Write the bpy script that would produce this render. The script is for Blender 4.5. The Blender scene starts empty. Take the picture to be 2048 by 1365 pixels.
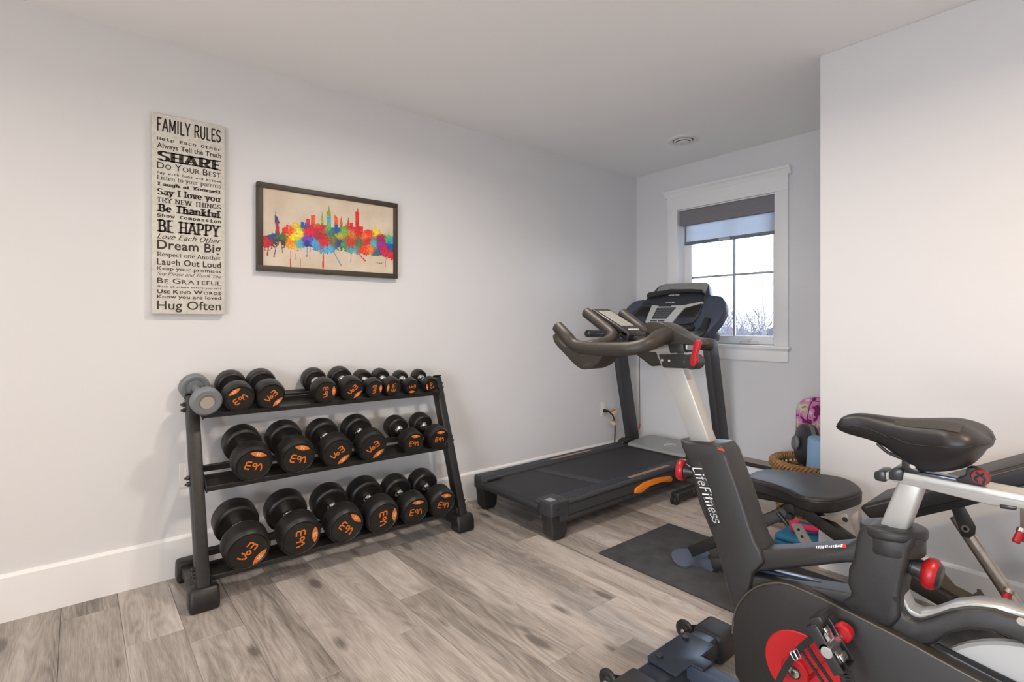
import bpy, bmesh, math, random
from mathutils import Vector, Matrix, Euler
from mathutils.geometry import tessellate_polygon
random.seed(7)
SC = bpy.context.scene
COL = SC.collection

# ------------------------------------------------------------------ camera
FPX, CX, CY, CAMH = 1050.0, 1024.0, 648.5, 1.158
ANG = math.atan2(2290 - 1024, FPX)
FW = Vector((math.cos(ANG), math.sin(ANG), 0)); RT = Vector((math.sin(ANG), -math.cos(ANG), 0)); UP = Vector((0, 0, 1))
CP = Vector((0, 0, CAMH))
cd = bpy.data.cameras.new('camera'); cam = bpy.data.objects.new('camera', cd); COL.objects.link(cam)
cd.sensor_width = 36.0; cd.lens = FPX / 2048 * 36.0; cd.shift_y = -(682.5 - CY) / 2048; cd.clip_start = 0.05
cam.location = CP; cam.rotation_euler = (math.radians(90), 0, ANG - math.pi / 2)
SC.camera = cam

# ------------------------------------------------------------------ colour management, world, lights
SC.view_settings.view_transform = 'Standard'; SC.view_settings.look = 'None'
SC.view_settings.gamma = 1.0; SC.view_settings.use_curve_mapping = False
SC.view_settings.exposure = 0.16
W = bpy.data.worlds.new('world'); SC.world = W; W.use_nodes = True
nt = W.node_tree; bg = nt.nodes['Background']
tc = nt.nodes.new('ShaderNodeTexCoord'); sx = nt.nodes.new('ShaderNodeSeparateXYZ'); cr = nt.nodes.new('ShaderNodeValToRGB')
nt.links.new(tc.outputs['Generated'], sx.inputs[0]); nt.links.new(sx.outputs['Z'], cr.inputs[0]); nt.links.new(cr.outputs[0], bg.inputs[0])
cr.color_ramp.elements[0].position = 0.0; cr.color_ramp.elements[0].color = (0.80, 0.87, 1.0, 1)
cr.color_ramp.elements[1].position = 0.6; cr.color_ramp.elements[1].color = (0.62, 0.77, 1.0, 1)
bg.inputs[1].default_value = 8.0
LAMP_W = 14.0
CEIL = 2.44
LAMPS = [(1.25, 1.5), (-0.75, 1.5), (1.25, -0.5), (-0.75, -0.5)]
for i, (lx, ly) in enumerate(LAMPS):
    ld = bpy.data.lights.new('downlight_bulb', 'AREA'); ld.shape = 'DISK'; ld.size = 0.13
    ld.energy = LAMP_W * (1.2, 0.7, 2.0, 0.6)[i]; ld.color = ((1.0, 0.90, 0.80), (1.0, 0.90, 0.80), (1.0, 0.72, 0.48), (1.0, 0.88, 0.76))[i]; ld.spread = math.radians(165)
    lo = bpy.data.objects.new('downlight_bulb', ld); COL.objects.link(lo); lo.location = (lx, ly, CEIL - 0.022)

FILL_GLOBE = (-1.3, 0.25, 0.9)                       # added fill lamp behind the camera, evens out the room light
ld = bpy.data.lights.new('fill_globe_bulb', 'POINT'); ld.energy = 50.0; ld.color = (1.0, 0.93, 0.86); ld.shadow_soft_size = 0.17
lo = bpy.data.objects.new('fill_globe_bulb', ld); COL.objects.link(lo); lo.location = FILL_GLOBE

# ------------------------------------------------------------------ pixel helpers (a pixel is only a direction)
def ray(px, py): return FW + RT * ((px - CX) / FPX) + UP * ((CY - py) / FPX)
def on(px, py, ax, v):
    d = ray(px, py); return CP + d * ((v - CP[ax]) / d[ax])
def onx(px, py, x): return on(px, py, 0, x)
def ony(px, py, y): return on(px, py, 1, y)
def onz(px, py, z): return on(px, py, 2, z)
def onpl(px, py, p0, n):
    d = ray(px, py); return CP + d * ((Vector(p0) - CP).dot(n) / d.dot(n))

# ------------------------------------------------------------------ materials
def lin(c):
    c = [v / 255.0 for v in c]
    return tuple(v / 12.92 if v <= 0.04045 else ((v + 0.055) / 1.055) ** 2.4 for v in c) + (1.0,)
MATS = {}
def mat(name, rgb, rough=0.5, metal=0.0, var=0.0, vscale=40.0, bump=0.0, bscale=300.0, spec=0.5, coat=0.0, rgb2=None, emit=None, stretch=None):
    m = bpy.data.materials.new(name); m.use_nodes = True; MATS[name] = m
    N = m.node_tree.nodes; L = m.node_tree.links; b = N['Principled BSDF']
    b.inputs['Base Color'].default_value = lin(rgb); b.inputs['Roughness'].default_value = rough; b.inputs['Metallic'].default_value = metal
    b.inputs['Specular IOR Level'].default_value = spec; b.inputs['Coat Weight'].default_value = coat
    t = N.new('ShaderNodeTexCoord'); mp = N.new('ShaderNodeMapping'); L.new(t.outputs['Object'], mp.inputs[0])
    if stretch: mp.inputs['Scale'].default_value = stretch
    if var or rgb2:
        n = N.new('ShaderNodeTexNoise'); n.inputs['Scale'].default_value = vscale; n.inputs['Detail'].default_value = 4
        L.new(mp.outputs[0], n.inputs['Vector'])
        r = N.new('ShaderNodeValToRGB'); L.new(n.outputs[0], r.inputs[0])
        r.color_ramp.elements[0].position = 0.3; r.color_ramp.elements[1].position = 0.7
        c2 = rgb2 or [min(255, v * (1 + var)) for v in rgb]; c1 = rgb if rgb2 else [v * (1 - var) for v in rgb]
        r.color_ramp.elements[0].color = lin(c1); r.color_ramp.elements[1].color = lin(c2)
        L.new(r.outputs[0], b.inputs['Base Color'])
    if bump:
        n2 = N.new('ShaderNodeTexNoise'); n2.inputs['Scale'].default_value = bscale; n2.inputs['Detail'].default_value = 3
        L.new(mp.outputs[0], n2.inputs['Vector'])
        bp = N.new('ShaderNodeBump'); bp.inputs['Strength'].default_value = bump; bp.inputs['Distance'].default_value = 0.001
        L.new(n2.outputs[0], bp.inputs['Height']); L.new(bp.outputs[0], b.inputs['Normal'])
    if emit:
        b.inputs['Emission Color'].default_value = lin(emit[0]); b.inputs['Emission Strength'].default_value = emit[1]
    return m
wall_m = mat('wall_paint', (222, 222, 223), 0.75, bump=0.08, bscale=500)
ceil_m = mat('ceiling_paint', (245, 245, 245), 0.85, bump=0.1, bscale=400)
trim_m = mat('trim_paint', (240, 240, 240), 0.4)
white_m = mat('white_plastic', (225, 224, 220), 0.35)
blk = mat('black_powder_coat', (36, 35, 34), 0.42, var=0.15, vscale=60, bump=0.15, bscale=900)
rub = mat('black_rubber', (27, 26, 25), 0.42, var=0.25, vscale=35, bump=0.1, bscale=500)
rubface = mat('dumbbell_face_rubber', (40, 38, 37), 0.6)
blkp = mat('black_plastic', (38, 37, 37), 0.45, bump=0.3, bscale=700)
blks = mat('satin_black_plastic', (40, 40, 42), 0.3)
bikeb = mat('bike_textured_black', (41, 40, 40), 0.4, var=0.12, vscale=400, bump=0.45, bscale=900)
bikec = mat('bike_cover_black', (33, 31, 30), 0.5, var=0.1, vscale=400, bump=0.35, bscale=900)
orange = mat('orange_print', (222, 120, 40), 0.55)
orangeh = mat('orange_plastic', (226, 128, 34), 0.4)
pale = mat('pale_print', (232, 214, 190), 0.55)
chrome = mat('chrome', (215, 214, 212), 0.18, 1.0)
steel = mat('brushed_steel', (178, 172, 165), 0.35, 1.0, var=0.08, vscale=30)
silver = mat('silver_paint', (176, 175, 170), 0.36, 0.3)
silverd = mat('grey_silver_paint', (150, 152, 152), 0.42, 0.2)
greyd = mat('grey_rubber', (118, 122, 126), 0.55)
red = mat('red_plastic', (162, 17, 27), 0.35)
redt = mat('red_anodised', (176, 20, 27), 0.4, bump=0.1, bscale=900)
vinyl = mat('black_vinyl', (31, 30, 31), 0.46, bump=0.12, bscale=600)
mesh_f = mat('saddle_mesh', (46, 45, 44), 0.75, var=0.5, vscale=700, bump=0.6, bscale=900)
piping = mat('grey_piping', (78, 72, 66), 0.6)
grip = mat('handlebar_rubber', (48, 43, 38), 0.46, var=0.12, vscale=60, bump=0.35, bscale=700)
belt_m = mat('running_belt', (40, 40, 43), 0.65, bump=0.5, bscale=1200)
tmp = mat('treadmill_charcoal', (54, 54, 57), 0.5, bump=0.2, bscale=700)
tmc = mat('console_navy_charcoal', (50, 56, 66), 0.42, bump=0.2, bscale=900)
screen = mat('grey_lcd', (142, 144, 138), 0.25)
matm = mat('rubber_mat', (58, 58, 60), 0.72, var=0.18, vscale=12, bump=0.4, bscale=500)
blue_sheen_plate = mat('steel_blue_sheen', (84, 94, 112), 0.35, 0.4)  # blue of the window's reflection painted into the steel colour
teal = mat('teal_foam', (22, 96, 122), 0.75, var=0.1, vscale=60)
pink = mat('pink_neoprene', (222, 42, 96), 0.6)
bluef = mat('light_blue_foam', (140, 174, 208), 0.8, bump=0.2, bscale=300)
wick = mat('wicker', (128, 88, 50), 0.6, rgb2=(186, 142, 92), vscale=60)
paper = mat('printed_paper', (228, 222, 210), 0.7)
canvas = mat('sign_canvas', (202, 198, 188), 0.8, rgb2=(220, 217, 208), vscale=55, bump=0.3, bscale=900)
ink = mat('dark_ink', (64, 57, 52), 0.8)
pcanv = mat('aged_print_paper', (200, 182, 158), 0.7, rgb2=(216, 203, 184), vscale=9)
framem = mat('dark_brown_frame', (62, 54, 44), 0.5)
dark = mat('near_black', (14, 14, 14), 0.6)
valm = mat('dark_grey_blind_fabric', (122, 119, 126), 0.9, rgb2=(138, 135, 140), vscale=120, stretch=(1, 0.15, 8))
barkm = mat('bare_twigs', (92, 87, 91), 0.9)
snowm = mat('pale_field', (84, 80, 79), 0.95)
bounce_slab_m = mat('pale_bounce_slab', (196, 188, 178), 0.9, var=0.04, vscale=6)
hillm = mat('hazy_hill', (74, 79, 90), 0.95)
subm = mat('plank_joint', (104, 94, 85), 0.9)
# light fabric that glows with daylight behind it
fab = mat('light_grey_blind_fabric', (190, 196, 204), 0.9, rgb2=(208, 212, 218), vscale=120, stretch=(1, 0.15, 8))
N = fab.node_tree.nodes; L = fab.node_tree.links
tr = N.new('ShaderNodeBsdfTranslucent'); tr.inputs[0].default_value = (0.75, 0.8, 0.86, 1); mx = N.new('ShaderNodeMixShader'); mx.inputs[0].default_value = 0.5
L.new(N['Principled BSDF'].outputs[0], mx.inputs[1]); L.new(tr.outputs[0], mx.inputs[2]); L.new(mx.outputs[0], N['Material Output'].inputs[0])
# clear pane
glass = bpy.data.materials.new('window_glass'); glass.use_nodes = True
N = glass.node_tree.nodes; L = glass.node_tree.links; N.remove(N['Principled BSDF'])
g1 = N.new('ShaderNodeBsdfTransparent'); g2 = N.new('ShaderNodeBsdfGlossy'); g2.inputs['Roughness'].default_value = 0.02; fr = N.new('ShaderNodeFresnel'); fr.inputs[0].default_value = 1.45
mx = N.new('ShaderNodeMixShader'); L.new(fr.outputs[0], mx.inputs[0]); L.new(g1.outputs[0], mx.inputs[1]); L.new(g2.outputs[0], mx.inputs[2]); L.new(mx.outputs[0], N['Material Output'].inputs[0])
# paint on the print: colour attribute
paint = bpy.data.materials.new('poster_paint'); paint.use_nodes = True
N = paint.node_tree.nodes; at = N.new('ShaderNodeAttribute'); at.attribute_name = 'Col'
paint.node_tree.links.new(at.outputs['Color'], N['Principled BSDF'].inputs['Base Color']); N['Principled BSDF'].inputs['Roughness'].default_value = 0.6
# floral fabric
flor = bpy.data.materials.new('floral_fabric'); flor.use_nodes = True
N = flor.node_tree.nodes; L = flor.node_tree.links; t = N.new('ShaderNodeTexCoord'); v = N.new('ShaderNodeTexNoise'); v.inputs['Scale'].default_value = 14; v.inputs['Detail'].default_value = 3
r = N.new('ShaderNodeValToRGB'); L.new(t.outputs['Object'], v.inputs['Vector']); L.new(v.outputs[0], r.inputs[0]); L.new(r.outputs[0], N['Principled BSDF'].inputs['Base Color'])
r.color_ramp.interpolation = 'CONSTANT'
els = r.color_ramp.elements; els[0].position = 0; els[0].color = lin((120, 24, 92)); els[1].position = 0.40; els[1].color = lin((205, 130, 175))
for p, c in ((0.50, (214, 150, 190)), (0.56, (214, 206, 190)), (0.62, (150, 160, 60)), (0.68, (196, 110, 165))):
    e = els.new(p); e.color = lin(c)
N['Principled BSDF'].inputs['Roughness'].default_value = 0.8
# vinyl plank: long grain, cathedral figure, knots; each plank shifts its own way
plank_m = bpy.data.materials.new('grey_oak_plank'); plank_m.use_nodes = True
N = plank_m.node_tree.nodes; L = plank_m.node_tree.links; b = N['Principled BSDF']
t = N.new('ShaderNodeTexCoord'); oi = N.new('ShaderNodeObjectInfo')
vm = N.new('ShaderNodeVectorMath'); vm.operation = 'SCALE'; vm.inputs[0].default_value = (37.0, 71.0, 13.0); L.new(oi.outputs['Random'], vm.inputs['Scale'])
va = N.new('ShaderNodeVectorMath'); va.operation = 'ADD'; L.new(t.outputs['Object'], va.inputs[0]); L.new(vm.outputs[0], va.inputs[1])
def mapping(sc):
    mp = N.new('ShaderNodeMapping'); mp.inputs['Scale'].default_value = sc; L.new(va.outputs[0], mp.inputs[0]); return mp
def noise(sc, scale, det, dist=0.0):
    n = N.new('ShaderNodeTexNoise'); n.inputs['Scale'].default_value = scale; n.inputs['Detail'].default_value = det; n.inputs['Distortion'].default_value = dist
    L.new(mapping(sc).outputs[0], n.inputs['Vector']); return n
broad = noise((8, 0.7, 1), 1.5, 3, 0.5)
fig = noise((7.5, 0.9, 1), 1.3, 1.5, 0.2)
sn = N.new('ShaderNodeMath'); sn.operation = 'MULTIPLY'; sn.inputs[1].default_value = 95; L.new(fig.outputs[0], sn.inputs[0])
sn2 = N.new('ShaderNodeMath'); sn2.operation = 'SINE'; L.new(sn.outputs[0], sn2.inputs[0])
fine = noise((170, 5.0, 1), 3.0, 6)
vor = N.new('ShaderNodeTexVoronoi'); vor.inputs['Scale'].default_value = 1.0; L.new(mapping((7.0, 2.4, 1)).outputs[0], vor.inputs['Vector'])
kn = N.new('ShaderNodeMapRange'); kn.inputs[1].default_value = 0.02; kn.inputs[2].default_value = 0.17; kn.inputs[3].default_value = 1.0; kn.inputs[4].default_value = 0.0; L.new(vor.outputs['Distance'], kn.inputs[0])
def mth(op, a, bb):
    m = N.new('ShaderNodeMath'); m.operation = op
    for i, x in enumerate((a, bb)):
        if isinstance(x, (int, float)): m.inputs[i].default_value = x
        else: L.new(x, m.inputs[i])
    return m.outputs[0]
val = mth('ADD', mth('ADD', mth('MULTIPLY', broad.outputs[0], 0.8), 0.14), mth('MULTIPLY', mth('MULTIPLY', sn2.outputs[0], noise((4, 1.1, 1), 1.2, 1).outputs[0]), 0.10))
val = mth('ADD', val, mth('MULTIPLY', mth('SUBTRACT', fine.outputs[0], 0.5), 0.55))
val = mth('SUBTRACT', val, mth('MULTIPLY', kn.outputs[0], 0.48))
val = mth('ADD', val, mth('MULTIPLY', mth('SUBTRACT', oi.outputs['Random'], 0.5), 0.26))
val = mth('SUBTRACT', val, 0.06)
r = N.new('ShaderNodeValToRGB'); L.new(val, r.inputs[0])
r.color_ramp.elements[0].position = 0.18; r.color_ramp.elements[0].color = lin((104, 97, 91))
r.color_ramp.elements[1].position = 0.85; r.color_ramp.elements[1].color = lin((204, 197, 190))
e = r.color_ramp.elements.new(0.5); e.color = lin((164, 155, 147))
L.new(r.outputs[0], b.inputs['Base Color']); b.inputs['Roughness'].default_value = 0.42
bp = N.new('ShaderNodeBump'); bp.inputs['Strength'].default_value = 0.12; bp.inputs['Distance'].default_value = 0.001; L.new(fine.outputs[0], bp.inputs['Height']); L.new(bp.outputs[0], b.inputs['Normal'])

# ------------------------------------------------------------------ mesh helpers
def link(o, parent=None):
    COL.objects.link(o)
    if parent is not None: o.parent = parent
    return o
def root(name, label, cat, loc=(0, 0, 0), group=None):
    o = bpy.data.objects.new(name, None); COL.objects.link(o); o.location = loc; o.empty_display_size = 0.05
    o['label'] = label; o['category'] = cat
    if group: o['group'] = group
    o['wl'] = tuple(loc); return o
def wloc(o):
    p = Vector((0, 0, 0))
    while o is not None: p += o.location; o = o.parent
    return p
class MB:
    def __init__(s): s.bm = bmesh.new()
    def face(s, pts):
        return s.bm.faces.new([s.bm.verts.new(p) for p in pts])
    def box(s, a, b, M=None, bev=0.0, seg=2):
        bm = bmesh.new(); bmesh.ops.create_cube(bm, size=1)
        a, b = Vector(a), Vector(b); c = (a + b) / 2; d = b - a
        for v in bm.verts: v.co = Vector((v.co.x * d.x, v.co.y * d.y, v.co.z * d.z)) + c
        return s._merge(bm, M, bev, seg)
    def _merge(s, bm, M=None, bev=0.0, seg=2, ang=30):
        if bev:
            bmesh.ops.recalc_face_normals(bm, faces=bm.faces)
            es = [e for e in bm.edges if len(e.link_faces) == 2 and e.calc_face_angle(0) > math.radians(ang)]
            bmesh.ops.bevel(bm, geom=es, offset=bev, segments=seg, profile=0.5, affect='EDGES', clamp_overlap=True)
        me = bpy.data.meshes.new('tmp'); bm.to_mesh(me); bm.free()
        if M is not None: me.transform(M)
        s.bm.from_mesh(me); bpy.data.meshes.remove(me); return s
    def prism(s, pts, off, bev=0.0, seg=2, M=None, ang=40):
        """planar polygon pts (3D) extruded by vector off"""
        bm = bmesh.new(); off = Vector(off)
        lo = [bm.verts.new(p) for p in pts]; hi = [bm.verts.new(Vector(p) + off) for p in pts]; n = len(pts)
        bm.faces.new(lo); bm.faces.new(hi[::-1])
        for i in range(n): bm.faces.new((lo[i], hi[i], hi[(i + 1) % n], lo[(i + 1) % n]))
        bmesh.ops.recalc_face_normals(bm, faces=bm.faces)
        return s._merge(bm, M, bev, seg, ang)
    def lathe(s, prof, o, axis, n=32, M=None):
        """prof: list of (r, h) along axis from o; closed with fans where r==0"""
        ax = Vector(axis).normalized(); u = ax.orthogonal().normalized(); w = ax.cross(u); o = Vector(o); bm = bmesh.new(); rings = []
        for r, h in prof:
            if r < 1e-6: rings.append([bm.verts.new(o + ax * h)])
            else: rings.append([bm.verts.new(o + ax * h + (u * math.cos(a) + w * math.sin(a)) * r) for a in [2 * math.pi * k / n for k in range(n)]])
        for A, B in zip(rings, rings[1:]):
            for k in range(n):
                k2 = (k + 1) % n
                f = [A[k % len(A)], A[k2 % len(A)], B[k2 % len(B)], B[k % len(B)]]
                f = list(dict.fromkeys(f))
                if len(f) > 2: bm.faces.new(f)
        bmesh.ops.recalc_face_normals(bm, faces=bm.faces)
        return s._merge(bm, M)
    def cyl(s, a, b, r, n=20, r2=None, bev=None):
        a, b = Vector(a), Vector(b); h = (b - a).length; r2 = r if r2 is None else r2; c = (min(r, h) * 0.12 if bev is None else bev)
        return s.lathe([(0, 0), (r - c, 0), (r, c), (r2, h - c), (r2 - c, h), (0, h)], a, b - a, n)
    def tube(s, pts, rad, n=12, smooth=0, sq=None, cap=True):
        """swept tube; rad number or list; smooth: Catmull-Rom subdivisions; sq: (half_a, half_b) rectangular"""
        P = [Vector(p) for p in pts]; R = [rad] * len(P) if not isinstance(rad, (list, tuple)) else list(rad)
        if smooth and len(P) > 2:
            Q, S = [], []
            for i in range(len(P) - 1):
                p0 = P[max(i - 1, 0)]; p1 = P[i]; p2 = P[i + 1]; p3 = P[min(i + 2, len(P) - 1)]
                for k in range(smooth):
                    t = k / smooth
                    Q.append(0.5 * ((2 * p1) + (p2 - p0) * t + (2 * p0 - 5 * p1 + 4 * p2 - p3) * t * t + (3 * p1 - p0 - 3 * p2 + p3) * t ** 3)); S.append(R[i] + (R[i + 1] - R[i]) * t)
            Q.append(P[-1]); S.append(R[-1]); P, R = Q, S
        bm = bmesh.new(); rings = []; u = None
        for i, p in enumerate(P):
            d = (P[min(i + 1, len(P) - 1)] - P[max(i - 1, 0)]).normalized()
            if u is None:
                u = d.cross(Vector((0, 0, 1)))
                if u.length < 1e-3: u = d.cross(Vector((1, 0, 0)))
                u.normalize()
            u = (u - d * u.dot(d)).normalized(); w = d.cross(u)
            if cap and i == 0: rings.append([bm.verts.new(p - d * R[0] * 0.35 + (u * math.cos(a) + w * math.sin(a)) * R[0] * 0.6) for a in [2 * math.pi * k / n for k in range(n)]])
            rings.append([bm.verts.new(p + (u * math.cos(a) + w * math.sin(a)) * R[i]) for a in [2 * math.pi * k / n for k in range(n)]])
            if cap and i == len(P) - 1: rings.append([bm.verts.new(p + d * R[i] * 0.35 + (u * math.cos(a) + w * math.sin(a)) * R[i] * 0.6) for a in [2 * math.pi * k / n for k in range(n)]])
        for A, B in zip(rings, rings[1:]):
            for k in range(n): bm.faces.new((A[k], A[(k + 1) % n], B[(k + 1) % n], B[k]))
        bm.faces.new(rings[0][::-1]); bm.faces.new(rings[-1])
        bmesh.ops.recalc_face_normals(bm, faces=bm.faces)
        return s._merge(bm)
    def beam(s, a, b, w, h, side=(1, 0, 0), bev=0.004):
        """rectangular bar a->b, w along side, h along the third axis"""
        a, b = Vector(a), Vector(b); d = (b - a); sd = Vector(side); sd = (sd - d * sd.dot(d) / d.dot(d)).normalized(); t = d.cross(sd).normalized()
        q = [a + sd * w / 2 * i + t * h / 2 * j for i, j in ((-1, -1), (1, -1), (1, 1), (-1, 1))]
        return s.prism(q, d, bev)
    def build(s, name, m, parent=None, ang=35, local=False, label=None, flat=False):
        me = bpy.data.meshes.new(name); s.bm.to_mesh(me); s.bm.free()
        o = bpy.data.objects.new(name, me); me.materials.append(m)
        if parent is not None and not local:
            w = wloc(parent); me.transform(Matrix.Translation(-w))
        if not flat:
            for p in me.polygons: p.use_smooth = True
            me.set_sharp_from_angle(angle=math.radians(ang))
        link(o, parent)
        if label: o['label'] = label
        return o
def tag(o, label, cat, group=None):
    # give a single-mesh thing its origin at its own base centre
    me = o.data
    if o.type == 'MESH' and o.location.length == 0:
        xs = [v.co for v in me.vertices]
        c = Vector((sum(v.x for v in xs) / len(xs), sum(v.y for v in xs) / len(xs), min(v.z for v in xs)))
        me.transform(Matrix.Translation(-c)); o.location = c
    o['label'] = label; o['category'] = cat
    if group: o['group'] = group
    return o
def struct(o): o['kind'] = 'structure'; return o
def arc(c, r, a0, a1, n, ax=(0, 1, 0), ay=(0, 0, 1)):
    c, ax, ay = Vector(c), Vector(ax), Vector(ay)
    return [c + ax * r * math.cos(math.radians(a0 + (a1 - a0) * k / n)) + ay * r * math.sin(math.radians(a0 + (a1 - a0) * k / n)) for k in range(n + 1)]
def spline(pts, k=6, closed=False):
    P = [Vector(p) for p in pts]; n = len(P); Q = []
    for i in range(n if closed else n - 1):
        g = (lambda j: P[j % n]) if closed else (lambda j: P[max(0, min(n - 1, j))])
        p0, p1, p2, p3 = g(i - 1), g(i), g(i + 1), g(i + 2)
        for q in range(k):
            t = q / k; Q.append(0.5 * ((2 * p1) + (p2 - p0) * t + (2 * p0 - 5 * p1 + 4 * p2 - p3) * t * t + (3 * p1 - p0 - 3 * p2 + p3) * t ** 3))
    if not closed: Q.append(P[-1])
    return Q

# ------------------------------------------------------------------ lettering
try: MONO = bpy.data.fonts.load(bpy.utils.system_resource('DATAFILES') + '/fonts/DejaVuSansMono.woff2')
except Exception: MONO = None
_fc = {}
def font2d(s, bold=0.0, mono=False):
    """built-in font -> (verts, faces) with x in 0..w and cap height 1"""
    key = (s, bold, mono)
    if key in _fc: return _fc[key]
    cu = bpy.data.curves.new('t', 'FONT'); cu.body = s; cu.offset = bold; cu.resolution_u = 3; cu.space_character = 1.0 + max(0, bold) * 3
    if mono and MONO: cu.font = MONO
    o = bpy.data.objects.new('t', cu); COL.objects.link(o)
    dg = bpy.context.evaluated_depsgraph_get(); dg.update(); me = bpy.data.meshes.new_from_object(o.evaluated_get(dg))
    V = [(v.co.x / 0.727, v.co.y / 0.727) for v in me.vertices]; Fs = [tuple(p.vertices) for p in me.polygons]
    bpy.data.objects.remove(o); bpy.data.curves.remove(cu); bpy.data.meshes.remove(me)
    x0 = min(v[0] for v in V); V = [(x - x0, y) for x, y in V]; _fc[key] = (V, Fs); return V, Fs
def A(cx, cy, rx, ry, a0, a1, n=10): return [(cx + rx * math.cos(math.radians(a0 + (a1 - a0) * k / n)), cy + ry * math.sin(math.radians(a0 + (a1 - a0) * k / n))) for k in range(n + 1)]
X = 0.66
GL = {  # advance width, strokes (cap height 1, x height .66)
 ' ': (.36, []), 'S': (.66, [A(.33, .745, .25, .235, 25, 270, 9) + A(.33, .26, .27, .25, 90, -160, 9)]), 'H': (.8, [[(.14, 0), (.14, 1)], [(.66, 0), (.66, 1)], [(.14, .5), (.66, .5)]]),
 'A': (.8, [[(.06, 0), (.4, 1)], [(.4, 1), (.74, 0)], [(.2, .34), (.6, .34)]]), 'R': (.76, [[(.14, 0), (.14, 1)], [(.14, 1), (.4, 1)] + A(.4, .74, .24, .26, 90, -90, 8) + [(.14, .48)], [(.38, .48), (.7, 0)]]),
 'E': (.68, [[(.14, 0), (.14, 1)], [(.14, 1), (.58, 1)], [(.14, .52), (.48, .52)], [(.14, 0), (.6, 0)]]), 'F': (.64, [[(.14, 0), (.14, 1)], [(.14, 1), (.58, 1)], [(.14, .52), (.48, .52)]]),
 'L': (.62, [[(.14, 0), (.14, 1)], [(.14, 0), (.58, 0)]]), 'Y': (.74, [[(.06, 1), (.37, .48)], [(.68, 1), (.37, .48)], [(.37, .48), (.37, 0)]]), 'T': (.7, [[(.35, 0), (.35, 1)], [(.05, 1), (.65, 1)]]),
 'N': (.82, [[(.14, 0), (.14, 1)], [(.14, 1), (.68, 0)], [(.68, 0), (.68, 1)]]), 'M': (.96, [[(.14, 0), (.14, 1)], [(.14, 1), (.48, .2)], [(.48, .2), (.82, 1)], [(.82, 1), (.82, 0)]]), 'W': (1.04, [[(.04, 1), (.28, 0)], [(.28, 0), (.52, 1)], [(.52, 1), (.76, 0)], [(.76, 0), (1.0, 1)]]), 'I': (.36, [[(.18, 0), (.18, 1)]]),
 'G': (.8, [A(.42, .5, .32, .5, 45, 330, 14), [(.7, .42), (.7, .1)], [(.46, .42), (.72, .42)]]), 'B': (.74, [[(.14, 0), (.14, 1)], [(.14, 1), (.38, 1)] + A(.38, .76, .22, .24, 90, -90, 8) + [(.14, .52)], [(.38, .52)] + A(.4, .26, .26, .26, 90, -90, 8) + [(.14, 0)]]),
 'P': (.7, [[(.14, 0), (.14, 1)], [(.14, 1), (.38, 1)] + A(.38, .73, .25, .27, 90, -90, 8) + [(.14, .46)]]), 'O': (.84, [A(.42, .5, .34, .5, 0, 360, 20)]),
 'i': (.32, [[(.16, 0), (.16, X)], [(.16, .86), (.16, .95)]]), 'l': (.32, [[(.16, 0), (.16, 1)]]), 's': (.48, [A(.24, .49, .17, .16, 25, 270, 7) + A(.24, .17, .19, .17, 90, -160, 7)]), 't': (.42, [[(.18, .9), (.18, .14)] + A(.3, .14, .12, .14, 180, 300, 5), [(.04, X), (.38, X)]]),
 'e': (.58, [[(.1, .36), (.5, .36)] + A(.29, .33, .21, .33, 5, 315, 12)]), 'n': (.66, [[(.14, 0), (.14, X)], A(.33, .44, .19, .22, 180, 0, 7) + [(.52, 0)]]), 'o': (.62, [A(.31, .33, .23, .33, 0, 360, 16)]),
 'y': (.58, [[(.06, X), (.3, .02)], [(.54, X), (.3, .02), (.18, -.26), (.06, -.28)]]), 'v': (.56, [[(.06, X), (.28, 0)], [(.28, 0), (.5, X)]]), 'u': (.66, [[(.14, X), (.14, .22)] + A(.32, .22, .18, .22, 180, 350, 6), [(.52, X), (.52, 0)]]),
 'r': (.46, [[(.14, 0), (.14, X)], A(.32, .44, .18, .22, 180, 60, 5)]), 'p': (.64, [[(.14, -.3), (.14, X)], A(.33, .33, .22, .33, 160, -160, 12)]), 'b': (.64, [[(.14, 0), (.14, 1)], A(.33, .33, .22, .33, 160, -160, 12)]), 'd': (.64, [[(.5, 0), (.5, 1)], A(.31, .33, .22, .33, 20, 340, 12)]),
 'a': (.6, [[(.48, 0), (.48, .44)] + A(.3, .46, .18, .2, 0, 150, 6), A(.29, .19, .2, .19, 40, 330, 10)]), 'g': (.62, [A(.3, .36, .2, .3, 20, 340, 12), [(.5, X), (.5, -.1)] + A(.3, -.1, .2, .18, 0, -150, 6)]), 'h': (.66, [[(.14, 0), (.14, 1)], A(.33, .44, .19, .22, 180, 0, 7) + [(.52, 0)]]),
 'f': (.4, [[(.17, 0), (.17, .8)] + A(.3, .8, .13, .2, 180, 60, 5), [(.04, X), (.36, X)]]), 'k': (.6, [[(.14, 0), (.14, 1)], [(.5, X), (.14, .28)], [(.28, .38), (.54, 0)]]), 'c': (.54, [A(.3, .33, .22, .33, 45, 315, 12)]),
 'm': (.98, [[(.14, 0), (.14, X)], A(.32, .44, .18, .22, 180, 0, 6) + [(.5, 0)], A(.68, .44, .18, .22, 180, 0, 6) + [(.86, 0)]]), 'w': (.84, [[(.04, X), (.22, 0)], [(.22, 0), (.42, X)], [(.42, X), (.62, 0)], [(.62, 0), (.8, X)]]),
 'D': (.8, [[(.14, 0), (.14, 1)], [(.14, 1), (.36, 1)] + A(.36, .5, .34, .5, 90, -90, 12) + [(.14, 0)]]), 'K': (.76, [[(.14, 0), (.14, 1)], [(.66, 1), (.14, .4)], [(.3, .56), (.7, 0)]]), 'U': (.8, [[(.14, 1), (.14, .3)] + A(.4, .3, .26, .3, 180, 360, 8) + [(.66, 1)]]),
}
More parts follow.
